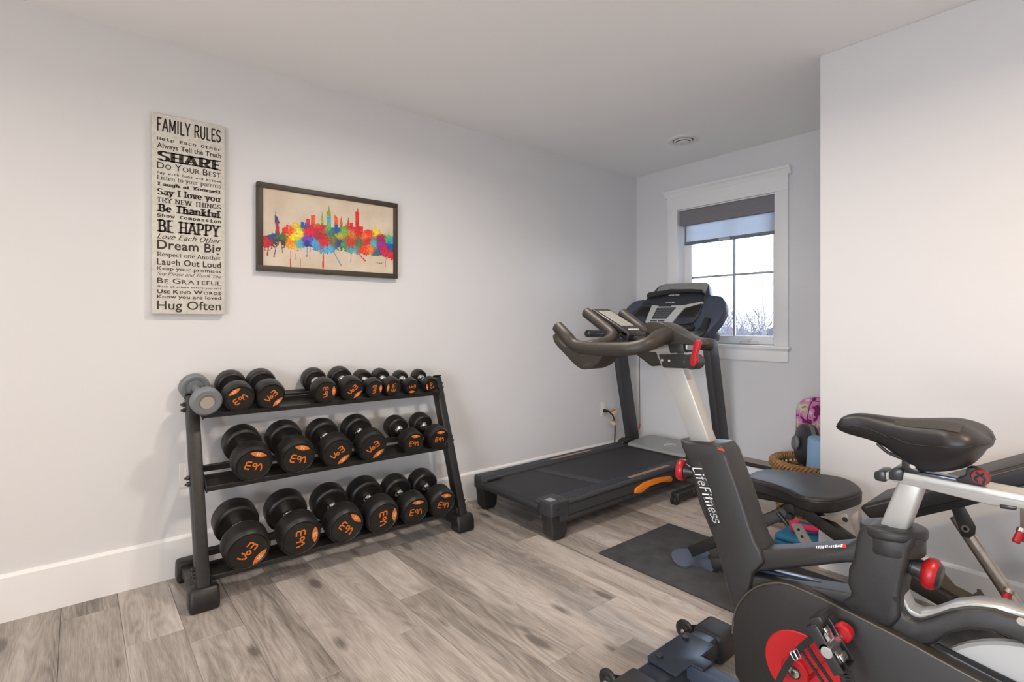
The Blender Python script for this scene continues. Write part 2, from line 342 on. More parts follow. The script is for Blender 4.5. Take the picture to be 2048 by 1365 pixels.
def stroke2d(s, wv=.16, wh=.06, serif=True, shear=0.0, track=0.0, sw=None):
    V, Fs, x0 = [], [], 0.0; sw = sw or wv * 1.15
    def quad(p): 
        n = len(V); V.extend(p); Fs.append(tuple(range(n, n + len(p))))
    for ch in s:
        w, st = GL.get(ch, (.5, []))
        for pl in st:
            for i, (p, q) in enumerate(zip(pl, pl[1:])):
                dx, dy = q[0] - p[0], q[1] - p[1]; l = math.hypot(dx, dy)
                if l < 1e-5: continue
                nx, ny = -dy / l, dx / l; a, b = wv / 2, wh / 2; k = math.sqrt(a * a * nx * nx + b * b * ny * ny); ox, oy = a * a * nx / k, b * b * ny / k
                e = min(.03, wh * .4); ex, ey = dx / l * e, dy / l * e
                quad([(p[0] - ex + ox + x0, p[1] - ey + oy), (p[0] - ex - ox + x0, p[1] - ey - oy), (q[0] + ex - ox + x0, q[1] + ey - oy), (q[0] + ex + ox + x0, q[1] + ey + oy)])
            if serif:
                for (p, q) in ((pl[0], pl[1]), (pl[-1], pl[-2])):
                    if abs(p[1] - q[1]) > abs(p[0] - q[0]) * 1.2 and any(abs(p[1] - h) < .01 for h in (0, X, 1, -.3)):
                        sgn = 1 if p[1] < q[1] else -1; h = wh * 1.1
                        quad([(p[0] - sw + x0, p[1]), (p[0] + sw + x0, p[1]), (p[0] + sw + x0, p[1] + sgn * h), (p[0] - sw + x0, p[1] + sgn * h)])
        x0 += w + track + (wv * .35)
    if shear: V = [(x + y * shear, y) for x, y in V]
    m = min(v[0] for v in V); return [(x - m, y) for x, y in V], Fs
def marks2d(seed, n=9):
    # print too small to read in the photograph: a row of short dashes
    rr = random.Random(seed); V, Fs, x = [], [], 0.0
    for k in range(n):
        w = rr.uniform(.12, .4); a = rr.uniform(0, .2); b = rr.uniform(.75, 1.0); i = len(V)
        V += [(x, a), (x + w, a), (x + w + .1, b), (x + .1, b)]; Fs.append((i, i + 1, i + 2, i + 3)); x += w + rr.uniform(.12, .25)
    return V, Fs
def lettering(mb, two, o, u, v, width=None, cap=None, n=None, depth=0.0008):
    """lay 2-D letters at o along u (unit) and v (unit), as thin raised print"""
    V, Fs = two; w = max(p[0] for p in V); sx_ = (width / w) if width else cap; sy = cap or sx_
    if width is None: sx_ = sy
    o, u, v = Vector(o), Vector(u).normalized(), Vector(v).normalized(); n = Vector(n) if n else u.cross(v); n.normalize()
    for f in Fs:
        pts = [o + u * V[i][0] * sx_ + v * V[i][1] * sy + n * depth for i in f]
        try: mb.face(pts)
        except ValueError: pass
    return mb
# ================================================================== ROOM
YW, XW, XP, YP = 2.837, 3.766, 2.735, 0.992       # long wall, window wall, partition face, partition end
XB, YB = -2.3, -2.4                                # unseen walls behind the camera
WY0, WY1, WZ0, WZ1 = 1.651, 2.421, 1.0, 2.072      # window opening
m = MB(); m.box((XB, YB, -0.05), (XW, YW, -0.012)); floor = struct(m.build('floor', subm))
PW, PL = 0.1818, 1.22
base = MB(); base.box((0.0003, 0.0003, -0.012), (PW - 0.0003, PL - 0.0003, 0.0), bev=0.0007, seg=1)
pme = base.build('plank', plank_m, floor); pmesh = pme.data; first = True
ix = 0; x = -0.048 - 13 * PW
while x < XW - 0.001:
    x1 = min(x + PW, XW); y = YB - random.random() * PL
    while y < YW - 0.001:
        ya, yb = max(y, YB), min(y + PL, YW)
        if yb - ya > 0.002 and x1 > XB and not (x > XP + 0.05 and yb < YP):
            if first: o = pme; first = False
            else: o = pme.copy(); COL.objects.link(o)
            if x1 - x < PW - 0.001 or x < XB or yb - ya < PL - 0.001:
                b2 = MB(); b2.box((max(0, XB - x) + 0.0006, 0.0006, -0.012), (x1 - x - 0.0006, yb - ya - 0.0006, 0.0), bev=0.0012, seg=1)
                me = bpy.data.meshes.new('plank'); b2.bm.to_mesh(me); b2.bm.free(); me.materials.append(plank_m); o.data = me
            else: o.data = pmesh
            o.parent = floor; o.location = (x, ya, 0)
        y += PL
    x += PW
m = MB(); m.box((XB - 0.12, YB - 0.12, CEIL), (XW + 0.16, YW + 0.12, CEIL + 0.1)); struct(m.build('ceiling', ceil_m))
m = MB(); m.box((XB - 0.12, YW, -0.05), (XW + 0.16, YW + 0.12, CEIL)); struct(m.build('wall_left', wall_m))
m = MB(); T = 0.17
m.box((XW, YB, -0.05), (XW + T, WY0 - 0.02, CEIL)); m.box((XW, WY1 + 0.02, -0.05), (XW + T, YW, CEIL))
m.box((XW, WY0 - 0.02, -0.05), (XW + T, WY1 + 0.02, WZ0 - 0.03)); m.box((XW, WY0 - 0.02, WZ1 + 0.02), (XW + T, WY1 + 0.02, CEIL))
struct(m.build('wall_front', wall_m))
m = MB(); m.box((XP, YB, -0.05), (XW, YP, CEIL), bev=0.004, seg=2); struct(m.build('wall_right', wall_m))
DY0, DY1, DZ = -1.7, 0.9, 2.12                     # glazed patio door added unseen behind the camera for fill daylight
m = MB(); m.box((XB - 0.12, YB, -0.05), (XB, DY0, CEIL)); m.box((XB - 0.12, DY1, -0.05), (XB, YW, CEIL)); m.box((XB - 0.12, DY0, DZ), (XB, DY1, CEIL)); struct(m.build('wall_back', wall_m))
dr = bpy.data.objects.new('fill_door_1', None); COL.objects.link(dr); dr['kind'] = 'structure'; dr.location = (XB, (DY0 + DY1) / 2, 0)
for a, b in (((XB - 0.1, DY0, 0.0), (XB - 0.03, DY0 + 0.07, DZ)), ((XB - 0.1, DY1 - 0.07, 0.0), (XB - 0.03, DY1, DZ)), ((XB - 0.1, DY0 + 0.07, DZ - 0.07), (XB - 0.03, DY1 - 0.07, DZ)), ((XB - 0.1, DY0 + 0.07, 0.0), (XB - 0.03, DY1 - 0.07, 0.07)), ((XB - 0.1, -0.44, 0.07), (XB - 0.03, -0.36, DZ - 0.07))):
    mm = MB(); mm.box(a, b, bev=0.004); mm.build('fill_door_frame', trim_m, dr)
for a, b in ((DY0 + 0.07, -0.44), (-0.36, DY1 - 0.07)):
    mm = MB(); mm.box((XB - 0.068, a, 0.07), (XB - 0.062, b, DZ - 0.07)); mm.build('pane', glass, dr)
m = MB(); m.box((XB - 0.12, YB - 0.12, -0.05), (XW + 0.16, YB, CEIL)); struct(m.build('wall_rear', wall_m))
BH, BT = 0.184, 0.016
def baseb(name, a, b, nrm):
    mm = MB(); a, b, nrm = Vector(a), Vector(b), Vector(nrm)
    prof = [(0, 0), (BT, 0), (BT, BH - 0.012), (BT * 0.55, BH - 0.002), (BT * 0.35, BH), (0, BH)]
    mm.prism([a + nrm * p + Vector((0, 0, q)) for p, q in prof], b - a); return struct(mm.build(name, trim_m))
baseb('baseboard_left', (XB, YW, 0), (XW, YW, 0), (0, -1, 0))
baseb('baseboard_front', (XW, YP, 0), (XW, YW - BT, 0), (-1, 0, 0))
baseb('baseboard_right', (XP, YB, 0), (XP, YP, 0), (-1, 0, 0))
# downlights in the ceiling above and behind the camera
for i, (lx, ly) in enumerate(LAMPS):
    t = root('recessed_downlight', ['white recessed ceiling downlight above the dumbbell rack', 'white recessed ceiling downlight near the long wall behind the camera', 'white recessed ceiling downlight over the middle of the room behind the camera', 'white recessed ceiling downlight nearest the added patio door'][i], 'light', (lx, ly, CEIL), 'ceiling downlights')
    mm = MB(); mm.lathe([(0.066, -0.004), (0.07, -0.012), (0.088, -0.008), (0.092, 0.0)], (lx, ly, CEIL), (0, 0, 1), 32); mm.build('trim_ring', white_m, t)
    mm = MB(); mm.lathe([(0, -0.003), (0.066, -0.003)], (lx, ly, CEIL), (0, 0, 1), 32); mm.build('lens', mat('lamp_lens', (255, 236, 214), 0.5, emit=((255, 232, 205), 3.0)), t)

# added globe fill lamp, unseen behind the camera
t = root('fill_lamp', 'added globe fill lamp standing unseen behind the camera', 'lamp', (FILL_GLOBE[0], FILL_GLOBE[1], 0))
mm = MB(); mm.lathe([(0, 0), (0.14, 0), (0.14, 0.012), (0.02, 0.022), (0, 0.022)], (FILL_GLOBE[0], FILL_GLOBE[1], 0), (0, 0, 1), 32); mm.build('fill_lamp_base', blk, t)
mm = MB(); mm.cyl((FILL_GLOBE[0], FILL_GLOBE[1], 0.02), (FILL_GLOBE[0], FILL_GLOBE[1], FILL_GLOBE[2] - 0.19), 0.011, 14); mm.build('fill_lamp_pole', blk, t)
mm = MB(); mm.lathe([(0.0, -0.19), (0.05, -0.185), (0.06, -0.165), (0.0, -0.16)], FILL_GLOBE, (0, 0, 1), 24); mm.build('fill_lamp_holder', blk, t)
# ------------------------------------------------------------------ window
wr = bpy.data.objects.new('window_1', None); COL.objects.link(wr); wr['kind'] = 'structure'; wr.location = (XW, (WY0 + WY1) / 2, WZ0)
def wbox(name, a, b, m_=trim_m, bev=0.002, par=wr, **k):
    mm = MB(); mm.box(a, b, bev=bev); return mm.build(name, m_, par, **k)
c = 0.019
wbox('side_casing', (XW - c, WY0 - 0.09, WZ0 + 0.006), (XW, WY0, WZ1 + 0.008)); wbox('side_casing', (XW - c, WY1, WZ0 + 0.006), (XW, WY1 + 0.09, WZ1 + 0.008))
wbox('head_casing', (XW - c - 0.003, WY0 - 0.092, WZ1 + 0.008), (XW, WY1 + 0.092, WZ1 + 0.118))
mm = MB(); prof = [(0, 0), (0.022, 0), (0.024, 0.008), (0.034, 0.022), (0.044, 0.034), (0.05, 0.036), (0.05, 0.05), (0, 0.05)]
mm.prism([Vector((XW - p, WY0 - 0.112, WZ1 + 0.118 + q)) for p, q in prof], (0, WY1 - WY0 + 0.224, 0)); mm.build('crown_cornice', trim_m, wr)
wbox('window_stool', (XW - 0.05, WY0 - 0.107, WZ0 - 0.016), (XW + 0.11, WY1 + 0.107, WZ0 + 0.006))
wbox('apron', (XW - c, WY0 - 0.09, WZ0 - 0.105), (XW, WY1 + 0.09, WZ0 - 0.016))
D = 0.115
for a, b in (((XW, WY0 - 0.02, WZ0), (XW + T, WY0, WZ1)), ((XW, WY1, WZ0), (XW + T, WY1 + 0.02, WZ1)), ((XW, WY0 - 0.02, WZ1), (XW + T, WY1 + 0.02, WZ1 + 0.02)), ((XW + 0.1, WY0, WZ0 - 0.03), (XW + T, WY1, WZ0 + 0.01))):
    wbox('jamb', a, b)
sash = bpy.data.objects.new('sash', None); COL.objects.link(sash); sash.parent = wr; 
S0, S1, B0, B1 = WY0 + 0.0, WY1 - 0.0, WZ0 + 0.008, WZ1
G0, G1, H0, H1 = S0 + 0.055, S1 - 0.062, B0 + 0.062, B1 - 0.05
xs0, xs1 = XW + 0.085, XW + 0.13
for a, b in (((xs0, S0, B0), (xs1, G0, B1)), ((xs0, G1, B0), (xs1, S1, B1)), ((xs0, G0, B0), (xs1, G1, H0)), ((xs0, G0, H1), (xs1, G1, B1))): wbox('sash_rail', a, b, trim_m, 0.004)
ym, zm = 2.005, 1.535
grey_mt = mat('grey_muntin', (176, 182, 192), 0.5)
wbox('muntin', (xs0 + 0.012, ym - 0.008, H0), (xs1 - 0.012, ym + 0.008, H1), grey_mt)
for a, b in ((G0, ym - 0.008), (ym + 0.008, G1)): wbox('muntin', (xs0 + 0.012, a, zm - 0.008), (xs1 - 0.012, b, zm + 0.008), grey_mt)
for ya, yb in ((G0, ym), (ym, G1)):
    for za, zb in ((H0, zm), (zm, H1)): wbox('pane', (xs0 + 0.019, ya, za), (xs0 + 0.023, yb, zb), glass, 0)
# crank on the bottom rail
t = wbox('crank_base', (XW + 0.06, 1.81, WZ0 + 0.008), (XW + 0.086, 1.93, WZ0 + 0.03), white_m, 0.006)
mm = MB(); mm.tube([(XW + 0.06, 1.87, WZ0 + 0.026), (XW + 0.035, 1.86, WZ0 + 0.043), (XW + 0.02, 1.84, WZ0 + 0.048), (XW + 0.012, 1.90, WZ0 + 0.04), (XW + 0.005, 1.925, WZ0 + 0.02)], 0.006, 10, 5); mm.build('crank_handle', white_m, wr)
# roller blind
bl = root('roller_blind', 'half raised roller blind with dark grey valance and light grey fabric', 'blind', (XW + 0.02, (WY0 + WY1) / 2, 1.79))
mm = MB(); mm.box((XW - 0.004, WY0 + 0.004, 1.952), (XW + 0.05, WY1 - 0.012, 2.068), bev=0.003); mm.build('valance', valm, bl)
mm = MB(); mm.box((XW + 0.034, WY0 + 0.006, 1.82), (XW + 0.0355, WY1 - 0.05, 1.96)); mm.build('fabric', fab, bl)
mm = MB(); mm.box((XW + 0.033, WY1 - 0.05, 1.82), (XW + 0.037, WY1 - 0.036, 1.96)); mm.build('side_hem', valm, bl)
mm = MB(); mm.box((XW + 0.028, WY0 + 0.005, 1.794), (XW + 0.042, WY1 - 0.036, 1.82), bev=0.003); mm.build('bottom_bar', mat('blind_bar_grey', (112, 118, 130), 0.5), bl)
mm = MB(); mm.box((XW + 0.026, 2.0, 1.797), (XW + 0.03, 2.09, 1.817), bev=0.003); mm.build('pull_tab', mat('clear_tab', (176, 190, 204), 0.3), bl)
# electric baseboard heater below the window
ht = root('baseboard_heater', 'white electric baseboard heater with dark top slot below the window', 'heater', (XW, 1.95, 0.03))
hx = XW - BT
mm = MB(); mm.prism([(hx, 1.5, 0.03), (hx - 0.055, 1.5, 0.03), (hx - 0.06, 1.5, 0.05), (hx - 0.06, 1.5, 0.135), (hx - 0.045, 1.5, 0.14), (hx, 1.5, 0.14)], (0, 1.1, 0), 0.002); mm.build('front_panel', trim_m, ht)
mm = MB(); mm.box((hx - 0.05, 1.51, 0.14), (hx, 2.59, 0.168)); mm.build('outlet_slot', mat('heater_dark_slot', (58, 52, 48), 0.6), ht)
mm = MB(); mm.prism([(hx, 1.5, 0.166), (hx - 0.05, 1.5, 0.166), (hx - 0.045, 1.5, 0.172), (hx, 1.5, 0.19)], (0, 1.1, 0), 0.001); mm.build('top_cap', mat('heater_cap_grey', (150, 142, 134), 0.5), ht)

# ------------------------------------------------------------------ outdoors
m = MB(); m.box((4.1, -60, -1.65), (160, 160, -1.6)); o = m.build('ground', snowm); struct(o)
m = MB(); m.box((-30, -30, -0.2), (XB - 0.14, 30, -0.15)); struct(m.build('patio', bounce_slab_m))  # pale slab added outside the door to bounce daylight onto the ceiling
m = MB(); pts = []
for k in range(40): yk = 20 + k * 4.0; pts.append(Vector((128, yk, 0.6 + 1.6 * math.sin(k * 0.37) + 1.0 * math.sin(k * 0.9 + 1))))
poly = [Vector((128, 20, -1.62))] + pts + [Vector((128, 20 + 39 * 4.0, -1.62))]
m.prism(poly, (20, 0, 0)); o = m.build('hill', hillm); struct(o)
def branchy(name, basep, h, seed, label, spread=0.32, lv=3, r0=0.03, group=None, lean=(0, 0)):
    rr = random.Random(seed); mm = MB() if name else THK
    def grow(p, d, l, r, lev):
        q = p + d * l; mid = p + d * l * 0.5 + Vector((rr.uniform(-1, 1), rr.uniform(-1, 1), 0)) * l * 0.05
        mm.tube([p, mid, q], [r, r * 0.8, r * 0.55], 4, 0, cap=False)
        if lev:
            for k in range(3 if lev > 1 else 3):
                dd = (d + Vector((rr.uniform(-1, 1), rr.uniform(-1, 1), rr.uniform(0, 0.5))) * spread * 1.6).normalized()
                s = p + (q - p) * rr.uniform(0.35, 1.0); grow(s, dd, l * rr.uniform(0.5, 0.75), r * 0.62, lev - 1)
    grow(Vector(basep), Vector((lean[0], lean[1], 1)).normalized(), h * 0.5, r0, lv)
    if name: return tag(mm.build(name, barkm), label, 'shrub' if h < 3 else 'tree', group)
rr = random.Random(3); THK = MB()
for k in range(44):
    D_ = rr.uniform(11, 22); px = rr.uniform(1392, 1552); d = ray(px, 648).normalized(); p = d * D_
    branchy(None, (p.x, p.y, -1.6), rr.uniform(2.9, 3.6), k, '', 0.42, 4, 0.02)
o = tag(THK.build('thicket', barkm), 'leafless twiggy thicket outside the window', 'shrubs'); o['kind'] = 'stuff'
d = ray(1572, 648); p = d * 9.0; branchy('young_tree', (p.x, p.y, -1.6), 6.0, 42, 'young bare tree at the right edge of the window', 0.3, 5, 0.028, None, (0, 0.0))
d = ray(1502, 648); p = d * 17.0; branchy('bushy_bare_tree', (p.x, p.y, -1.6), 4.3, 5, 'round-crowned bare tree above the thicket outside', 0.5, 4, 0.035)

# ------------------------------------------------------------------ ceiling vent, outlets
v0 = onz(1366, 279, CEIL)
t = root('ceiling_vent', 'round white ceiling air vent near the window', 'vent', (v0.x, v0.y, CEIL))
mm = MB(); mm.lathe([(0.068, -0.004), (0.072, -0.012), (0.098, -0.010), (0.105, 0)], v0, (0, 0, 1), 40); mm.build('outer_ring', white_m, t)
mm = MB(); mm.lathe([(0, -0.002), (0.07, -0.002)], v0, (0, 0, 1), 40); mm.build('dark_throat', mat('vent_throat', (70, 72, 76), 0.7), t)
mm = MB(); mm.lathe([(0.05, -0.018), (0.062, -0.014), (0.062, -0.011), (0.05, -0.015)], v0, (0, 0, 1), 40); mm.build('inner_ring', white_m, t)
mm = MB(); mm.lathe([(0, -0.03), (0.04, -0.028), (0.047, -0.022), (0.04, -0.018), (0, -0.018)], v0, (0, 0, 1), 40); mm.build('centre_disc', white_m, t)
mm = MB(); mm.cyl(v0 + Vector((0, 0, -0.02)), v0, 0.008); mm.build('stem', white_m, t)
def outlet(cx, cz, label, horiz=False, gang=1):
    t = root('wall_outlet', label, 'outlet', (cx, YW, cz)); w, h = (0.0575, 0.035) if horiz else (0.035 * gang, 0.0575)
    mm = MB(); mm.box((cx - w, YW - 0.006, cz - h), (cx + w, YW, cz + h), bev=0.003); mm.build('cover_plate', white_m, t)
    mm = MB(); w2, h2 = (0.034, 0.0165) if horiz else (0.0165, 0.034)
    mm.box((cx - w2, YW - 0.008, cz - h2), (cx + w2, YW - 0.005, cz + h2), bev=0.001); f = mm.build('receptacle', white_m, t)
    for s in (-1, 1):
        q = (s * 0.019, 0) if horiz else (0, s * 0.019); mm = MB()
        for k in (-1, 1):
            a = (q[0] + k * 0.006 * (not horiz), q[1] + k * 0.006 * horiz); mm.box((cx + a[0] - 0.001 - .003 * horiz, YW - 0.0086, cz + a[1] - 0.001 - .003 * (not horiz)), (cx + a[0] + 0.001 + .003 * horiz, YW - 0.0079, cz + a[1] + 0.001 + .003 * (not horiz)))
        mm.build('slots', mat('slot_grey', (120, 116, 110), 0.6), t)
    return t
q = ony(1207, 818, YW); outlet(q.x, q.z, 'white wall outlet with the treadmill plug in it')
q = ony(430, 920, YW); outlet(q.x + 0.02, q.z - 0.02, 'white wall outlet behind the dumbbell rack mid shelf', True)
q = ony(371, 950, YW); outlet(q.x + 0.01, q.z + 0.0, 'white wall plate left of the dumbbell rack upright')

# ================================================================== FAMILY RULES SIGN
YS = YW - 0.032
a, b = ony(303.5, 223, YS), ony(448.5, 629, YS); sx0, sx1 = 0.2555, 0.5435; sz1, sz0 = 2.098, 1.204
t = root('wall_sign', 'tall off-white canvas sign headed FAMILY RULES in dark lettering', 'sign', ((sx0 + sx1) / 2, YW, sz0))
mm = MB(); mm.box((sx0, YS, sz0), (sx1, YW - 0.002, sz1), bev=0.0015); mm.build('canvas_panel', canvas, t)
def AY(v): return 210 + v / 6.205
def BY(v): return 420 + v / 6.205
LN = [('FAMILY RULES', 'cond', AY(155), AY(311)), ('Help Each Other', 'mono', AY(378), AY(428)), ('Always Tell the Truth', 'semi', AY(458), AY(521)), ('SHARE', 'slabx', AY(563), AY(681)), ('DO YOUR BEST', 'sc', AY(697), AY(781)),
      ('Pay with hugs and kisses', 'monol', AY(810), AY(848)), ('Listen to your parents', 'serif', AY(868), AY(920)), ('Laugh at Yourself', 'slabx', AY(953), AY(992)), ('Say I love you', 'slab', AY(1030), AY(1106)), ('TRY NEW THINGS', 'slabm', AY(1145), AY(1201)),
      ('Be Thankful', 'slabx', AY(1225), AY(1316)), ('Show Compassion', 'monob', BY(30), BY(80)), ('BE HAPPY', 'slab', BY(118), BY(264)), ('Love Each Other', 'script', BY(290), BY(352)), ('Dream Big', 'semi', BY(362), BY(479)), ('Respect one Another', 'serif', BY(520), BY(571)),
      ('Laugh Out Loud', 'semi', BY(597), BY(677)), ('Keep your promises', 'reg', BY(697), BY(743)), ('Say Please and Thank You', 'scriptl', BY(768), BY(809)), ('BE GRATEFUL', 'sc', BY(838), BY(907)), ('Think of others before yourself', 'monol', BY(930), BY(959)), ('USE KIND WORDS', 'scb', BY(985), BY(1033)), ('Know you are loved', 'semi', BY(1052), BY(1095)), ('Hug Often', 'reg', BY(1122), BY(1234))]
tx0 = ony(314, 400, YS).x; tx1 = ony(442, 400, YS).x
def smallcaps(s, bold):
    V, Fs, x = [], [], 0.0
    for wd in s.split(' '):
        for k, ch in enumerate(wd):
            v2, f2 = font2d(ch, bold); sc_ = 1.0 if k == 0 else 0.76; n = len(V); V += [(x + p[0] * sc_, p[1] * sc_) for p in v2]; Fs += [tuple(i + n for i in f) for f in f2]; x += max(p[0] for p in v2) * sc_ + 0.13
        x += 0.33
    return V, Fs
for s, stl, y0, y1 in LN:
    zt, zb = ony(314, y0, YS).z, ony(314, y1, YS).z
    two = {'cond': lambda: stroke2d(s, .19, .14, False), 'semi': lambda: font2d(s, 0.018), 'reg': lambda: font2d(s, 0.01), 'mono': lambda: font2d(s, 0.018, True), 'monol': lambda: font2d(s, 0.014, True), 'monob': lambda: font2d(s, 0.028, True),
           'serif': lambda: stroke2d(s, .14, .06), 'slab': lambda: stroke2d(s, .22, .1), 'slabm': lambda: stroke2d(s, .17, .08), 'slabx': lambda: stroke2d(s, .27, .12), 'script': lambda: stroke2d(s, .13, .08, False, .35), 'scriptl': lambda: stroke2d(s, .11, .06, False, .35),
           'sc': lambda: smallcaps(s, 0.008), 'scb': lambda: smallcaps(s, 0.03)}[stl]()
    V_, F_ = two; wd_ = max(p[0] for p in V_); iv = sorted((min(V_[i][0] for i in f), max(V_[i][0] for i in f), f) for f in F_); runs = []
    for a_, b_, f in iv:
        if runs and a_ <= runs[-1][1] + 1e-4: runs[-1][1] = max(runs[-1][1], b_); runs[-1][2].append(f)
        else: runs.append([a_, b_, [f]])
    cuts = sorted(sorted(range(1, len(runs)), key=lambda k: runs[k - 1][1] - runs[k][0])[:s.count(' ')]); cuts = [0] + cuts + [len(runs)]
    for ka, kb in zip(cuts, cuts[1:]):
        mm = MB(); x_ = (tx1 - tx0) / wd_
        for f in [f for r_ in runs[ka:kb] for f in r_[2]]:
            try: mm.face([Vector((tx0 + V_[i][0] * x_, YS - 0.0008, zb + V_[i][1] * (zt - zb))) for i in f])
            except ValueError: pass
        mm.build('printed_word', ink, t, flat=True)

# ================================================================== FRAMED SKYLINE PRINT
YPF = YW - 0.035
fx0, fx1 = 0.6875, 1.4535; fz0, fz1 = 1.4245, 1.866
t = root('framed_print', 'dark framed print of a rainbow splattered city skyline', 'picture', ((fx0 + fx1) / 2, YW, fz0))
fw = 0.027
for a, b in (((fx0, fz0), (fx1, fz0 + fw)), ((fx0, fz1 - fw), (fx1, fz1)), ((fx0, fz0 + fw), (fx0 + fw, fz1 - fw)), ((fx1 - fw, fz0 + fw), (fx1, fz1 - fw))):
    mm = MB(); mm.box((a[0], YPF, a[1]), (b[0], YW - 0.004, b[1]), bev=0.002); mm.build('frame_rail', framem, t)
YC = YPF + 0.008
mm = MB(); mm.box((fx0 + fw * 0.5, YC, fz0 + fw * 0.5), (fx1 - fw * 0.5, YC + 0.01, fz1 - fw * 0.5)); mm.build('paper', pcanv, t)
cx0, cx1, cz0, cz1 = fx0 + fw, fx1 - fw, fz0 + fw, fz1 - fw
def pc(Xc, Yc):
    q = ony(500 + Xc / 6.5, 350 + Yc / 6.5, YC); return q.x, q.z
BL = [(415, 440, 690), (440, 465, 680), (470, 500, 645), (515, 545, 660), (548, 580, 622), (600, 625, 628), (625, 662, 652), (662, 708, 614), (715, 745, 622), (724, 778, 572), (790, 852, 524), (862, 902, 628), (918, 955, 585), (925, 985, 648), (995, 1052, 478), (1168, 1200, 610), (1240, 1256, 645), (1265, 1290, 620), (1294, 1340, 622), (1372, 1418, 480), (1415, 1468, 674), (1485, 1520, 722), (1515, 1560, 708), (1590, 1640, 715), (1640, 1700, 716), (1690, 1730, 770), (1745, 1765, 785), (1790, 1815, 780), (1830, 1870, 806)]
BL = [(pc(a, y)[0], pc(b, y)[0], pc((a + b) / 2, y)[1]) for a, b, y in BL]
SP = [(507, 605, 640, 5), (588, 598, 660, 6), (937, 485, 600, 11), (1026, 395, 500, 14), (1184, 540, 640, 12), (1278, 550, 640, 11), (1400, 425, 490, 6), (1618, 668, 730, 20), (1755, 760, 800, 7), (1803, 738, 800, 7), (330, 480, 620, 7), (1248, 630, 700, 6)]
SPW = [(pc(x, a)[0], pc(x, a)[1], pc(x, b)[1], abs(pc(x + w, a)[0] - pc(x, a)[0])) for x, a, b, w in SP]
PG = [[pc(*p) for p in g] for g in ([(322, 780), (335, 690), (328, 610), (322, 560), (330, 540), (345, 535), (362, 548), (372, 600), (386, 612), (374, 640), (380, 740), (392, 785)], [(1098, 516), (1150, 575), (1150, 700), (1098, 700)])]
TOP = [pc(*p) for p in ((165, 790), (230, 790), (290, 760), (390, 775), (430, 730), (560, 690), (640, 660), (700, 650), (860, 640), (1000, 650), (1100, 690), (1280, 660), (1420, 690), (1480, 740), (1600, 720), (1700, 770), (1880, 810))]
BOT = [pc(*p) for p in ((165, 960), (300, 940), (400, 880), (480, 940), (570, 960), (660, 950), (780, 930), (860, 980), (960, 1020), (1080, 1000), (1160, 960), (1300, 1010), (1420, 1020), (1560, 1040), (1720, 1050), (1880, 1110))]
DR = [(527, 940, 527, 1190, 6), (597, 960, 593, 1095, 3), (662, 960, 655, 1195, 2), (742, 920, 738, 1060, 3), (782, 940, 778, 1110, 3), (955, 1000, 948, 1205, 11), (1080, 990, 1185, 1180, 9), (1312, 1000, 1312, 1130, 4), (1390, 1000, 1495, 1115, 10), (1765, 1040, 1760, 1190, 3), (240, 930, 225, 1040, 8), (345, 910, 312, 1060, 6), (410, 890, 425, 1010, 6)]
DRW = []
for x0_, y0_, x1_, y1_, w in DR: p, q = pc(x0_, y0_), pc(x1_, y1_); DRW.append((p, q, w * 0.00045))
AN = [(200, 860, (200, 30, 45)), (280, 780, (60, 70, 130)), (340, 560, (60, 70, 110)), (350, 700, (170, 50, 60)), (410, 810, (70, 110, 60)), (400, 880, (70, 60, 55)), (460, 720, (215, 50, 40)), (520, 740, (235, 90, 40)), (520, 890, (235, 130, 30)), (560, 800, (245, 215, 30)), (600, 640, (225, 190, 40)), (640, 760, (235, 225, 60)), (640, 900, (90, 170, 190)), (560, 940, (235, 180, 40)), (690, 640, (40, 90, 170)), (740, 600, (190, 50, 70)), (760, 740, (215, 25, 60)), (740, 830, (120, 60, 170)), (740, 890, (30, 60, 150)), (820, 570, (225, 90, 40)), (850, 890, (70, 160, 205)), (900, 800, (170, 40, 55)), (935, 600, (150, 170, 50)), (955, 680, (205, 40, 50)), (960, 870, (215, 30, 40)), (1026, 500, (150, 150, 50)), (1026, 580, (80, 170, 190)), (1010, 680, (90, 180, 90)), (1020, 980, (80, 170, 210)), (1070, 760, (60, 120, 110)), (1130, 710, (30, 80, 150)), (1125, 590, (225, 90, 40)), (1090, 840, (120, 110, 60)), (1160, 870, (50, 70, 120)), (1160, 800, (190, 170, 50)), (1215, 720, (110, 175, 70)), (1184, 620, (190, 100, 50)), (1220, 900, (80, 140, 90)), (1280, 650, (190, 80, 50)), (1310, 660, (215, 30, 60)), (1300, 880, (205, 50, 40)), (1330, 760, (200, 120, 50)), (1395, 560, (220, 35, 35)), (1400, 740, (205, 25, 40)), (1430, 880, (90, 110, 70)), (1330, 990, (80, 165, 170)), (1500, 800, (240, 110, 50)), (1530, 730, (225, 50, 45)), (1530, 860, (215, 35, 45)), (1560, 960, (240, 120, 50)), (1600, 890, (70, 180, 180)), (1650, 740, (235, 215, 50)), (1700, 900, (150, 40, 140)), (1700, 820, (160, 30, 80)), (1650, 1030, (60, 100, 120)), (1740, 980, (200, 30, 70)), (1800, 800, (90, 180, 110)), (1850, 860, (50, 160, 190)), (1840, 930, (30, 80, 160)), (1850, 1060, (220, 40, 40)), (1480, 960, (225, 70, 40)), (948, 1130, (200, 60, 50)), (1140, 1110, (80, 160, 165)), (1470, 1080, (210, 30, 45)), (527, 1080, (200, 70, 50))]
ANW = [(pc(x, y), c) for x, y, c in AN]
def interp(T, x):
    for p, q in zip(T, T[1:]):
        if p[0] <= x <= q[0]: return p[1] + (q[1] - p[1]) * (x - p[0]) / (q[0] - p[0])
    return T[0][1] if x < T[0][0] else T[-1][1]
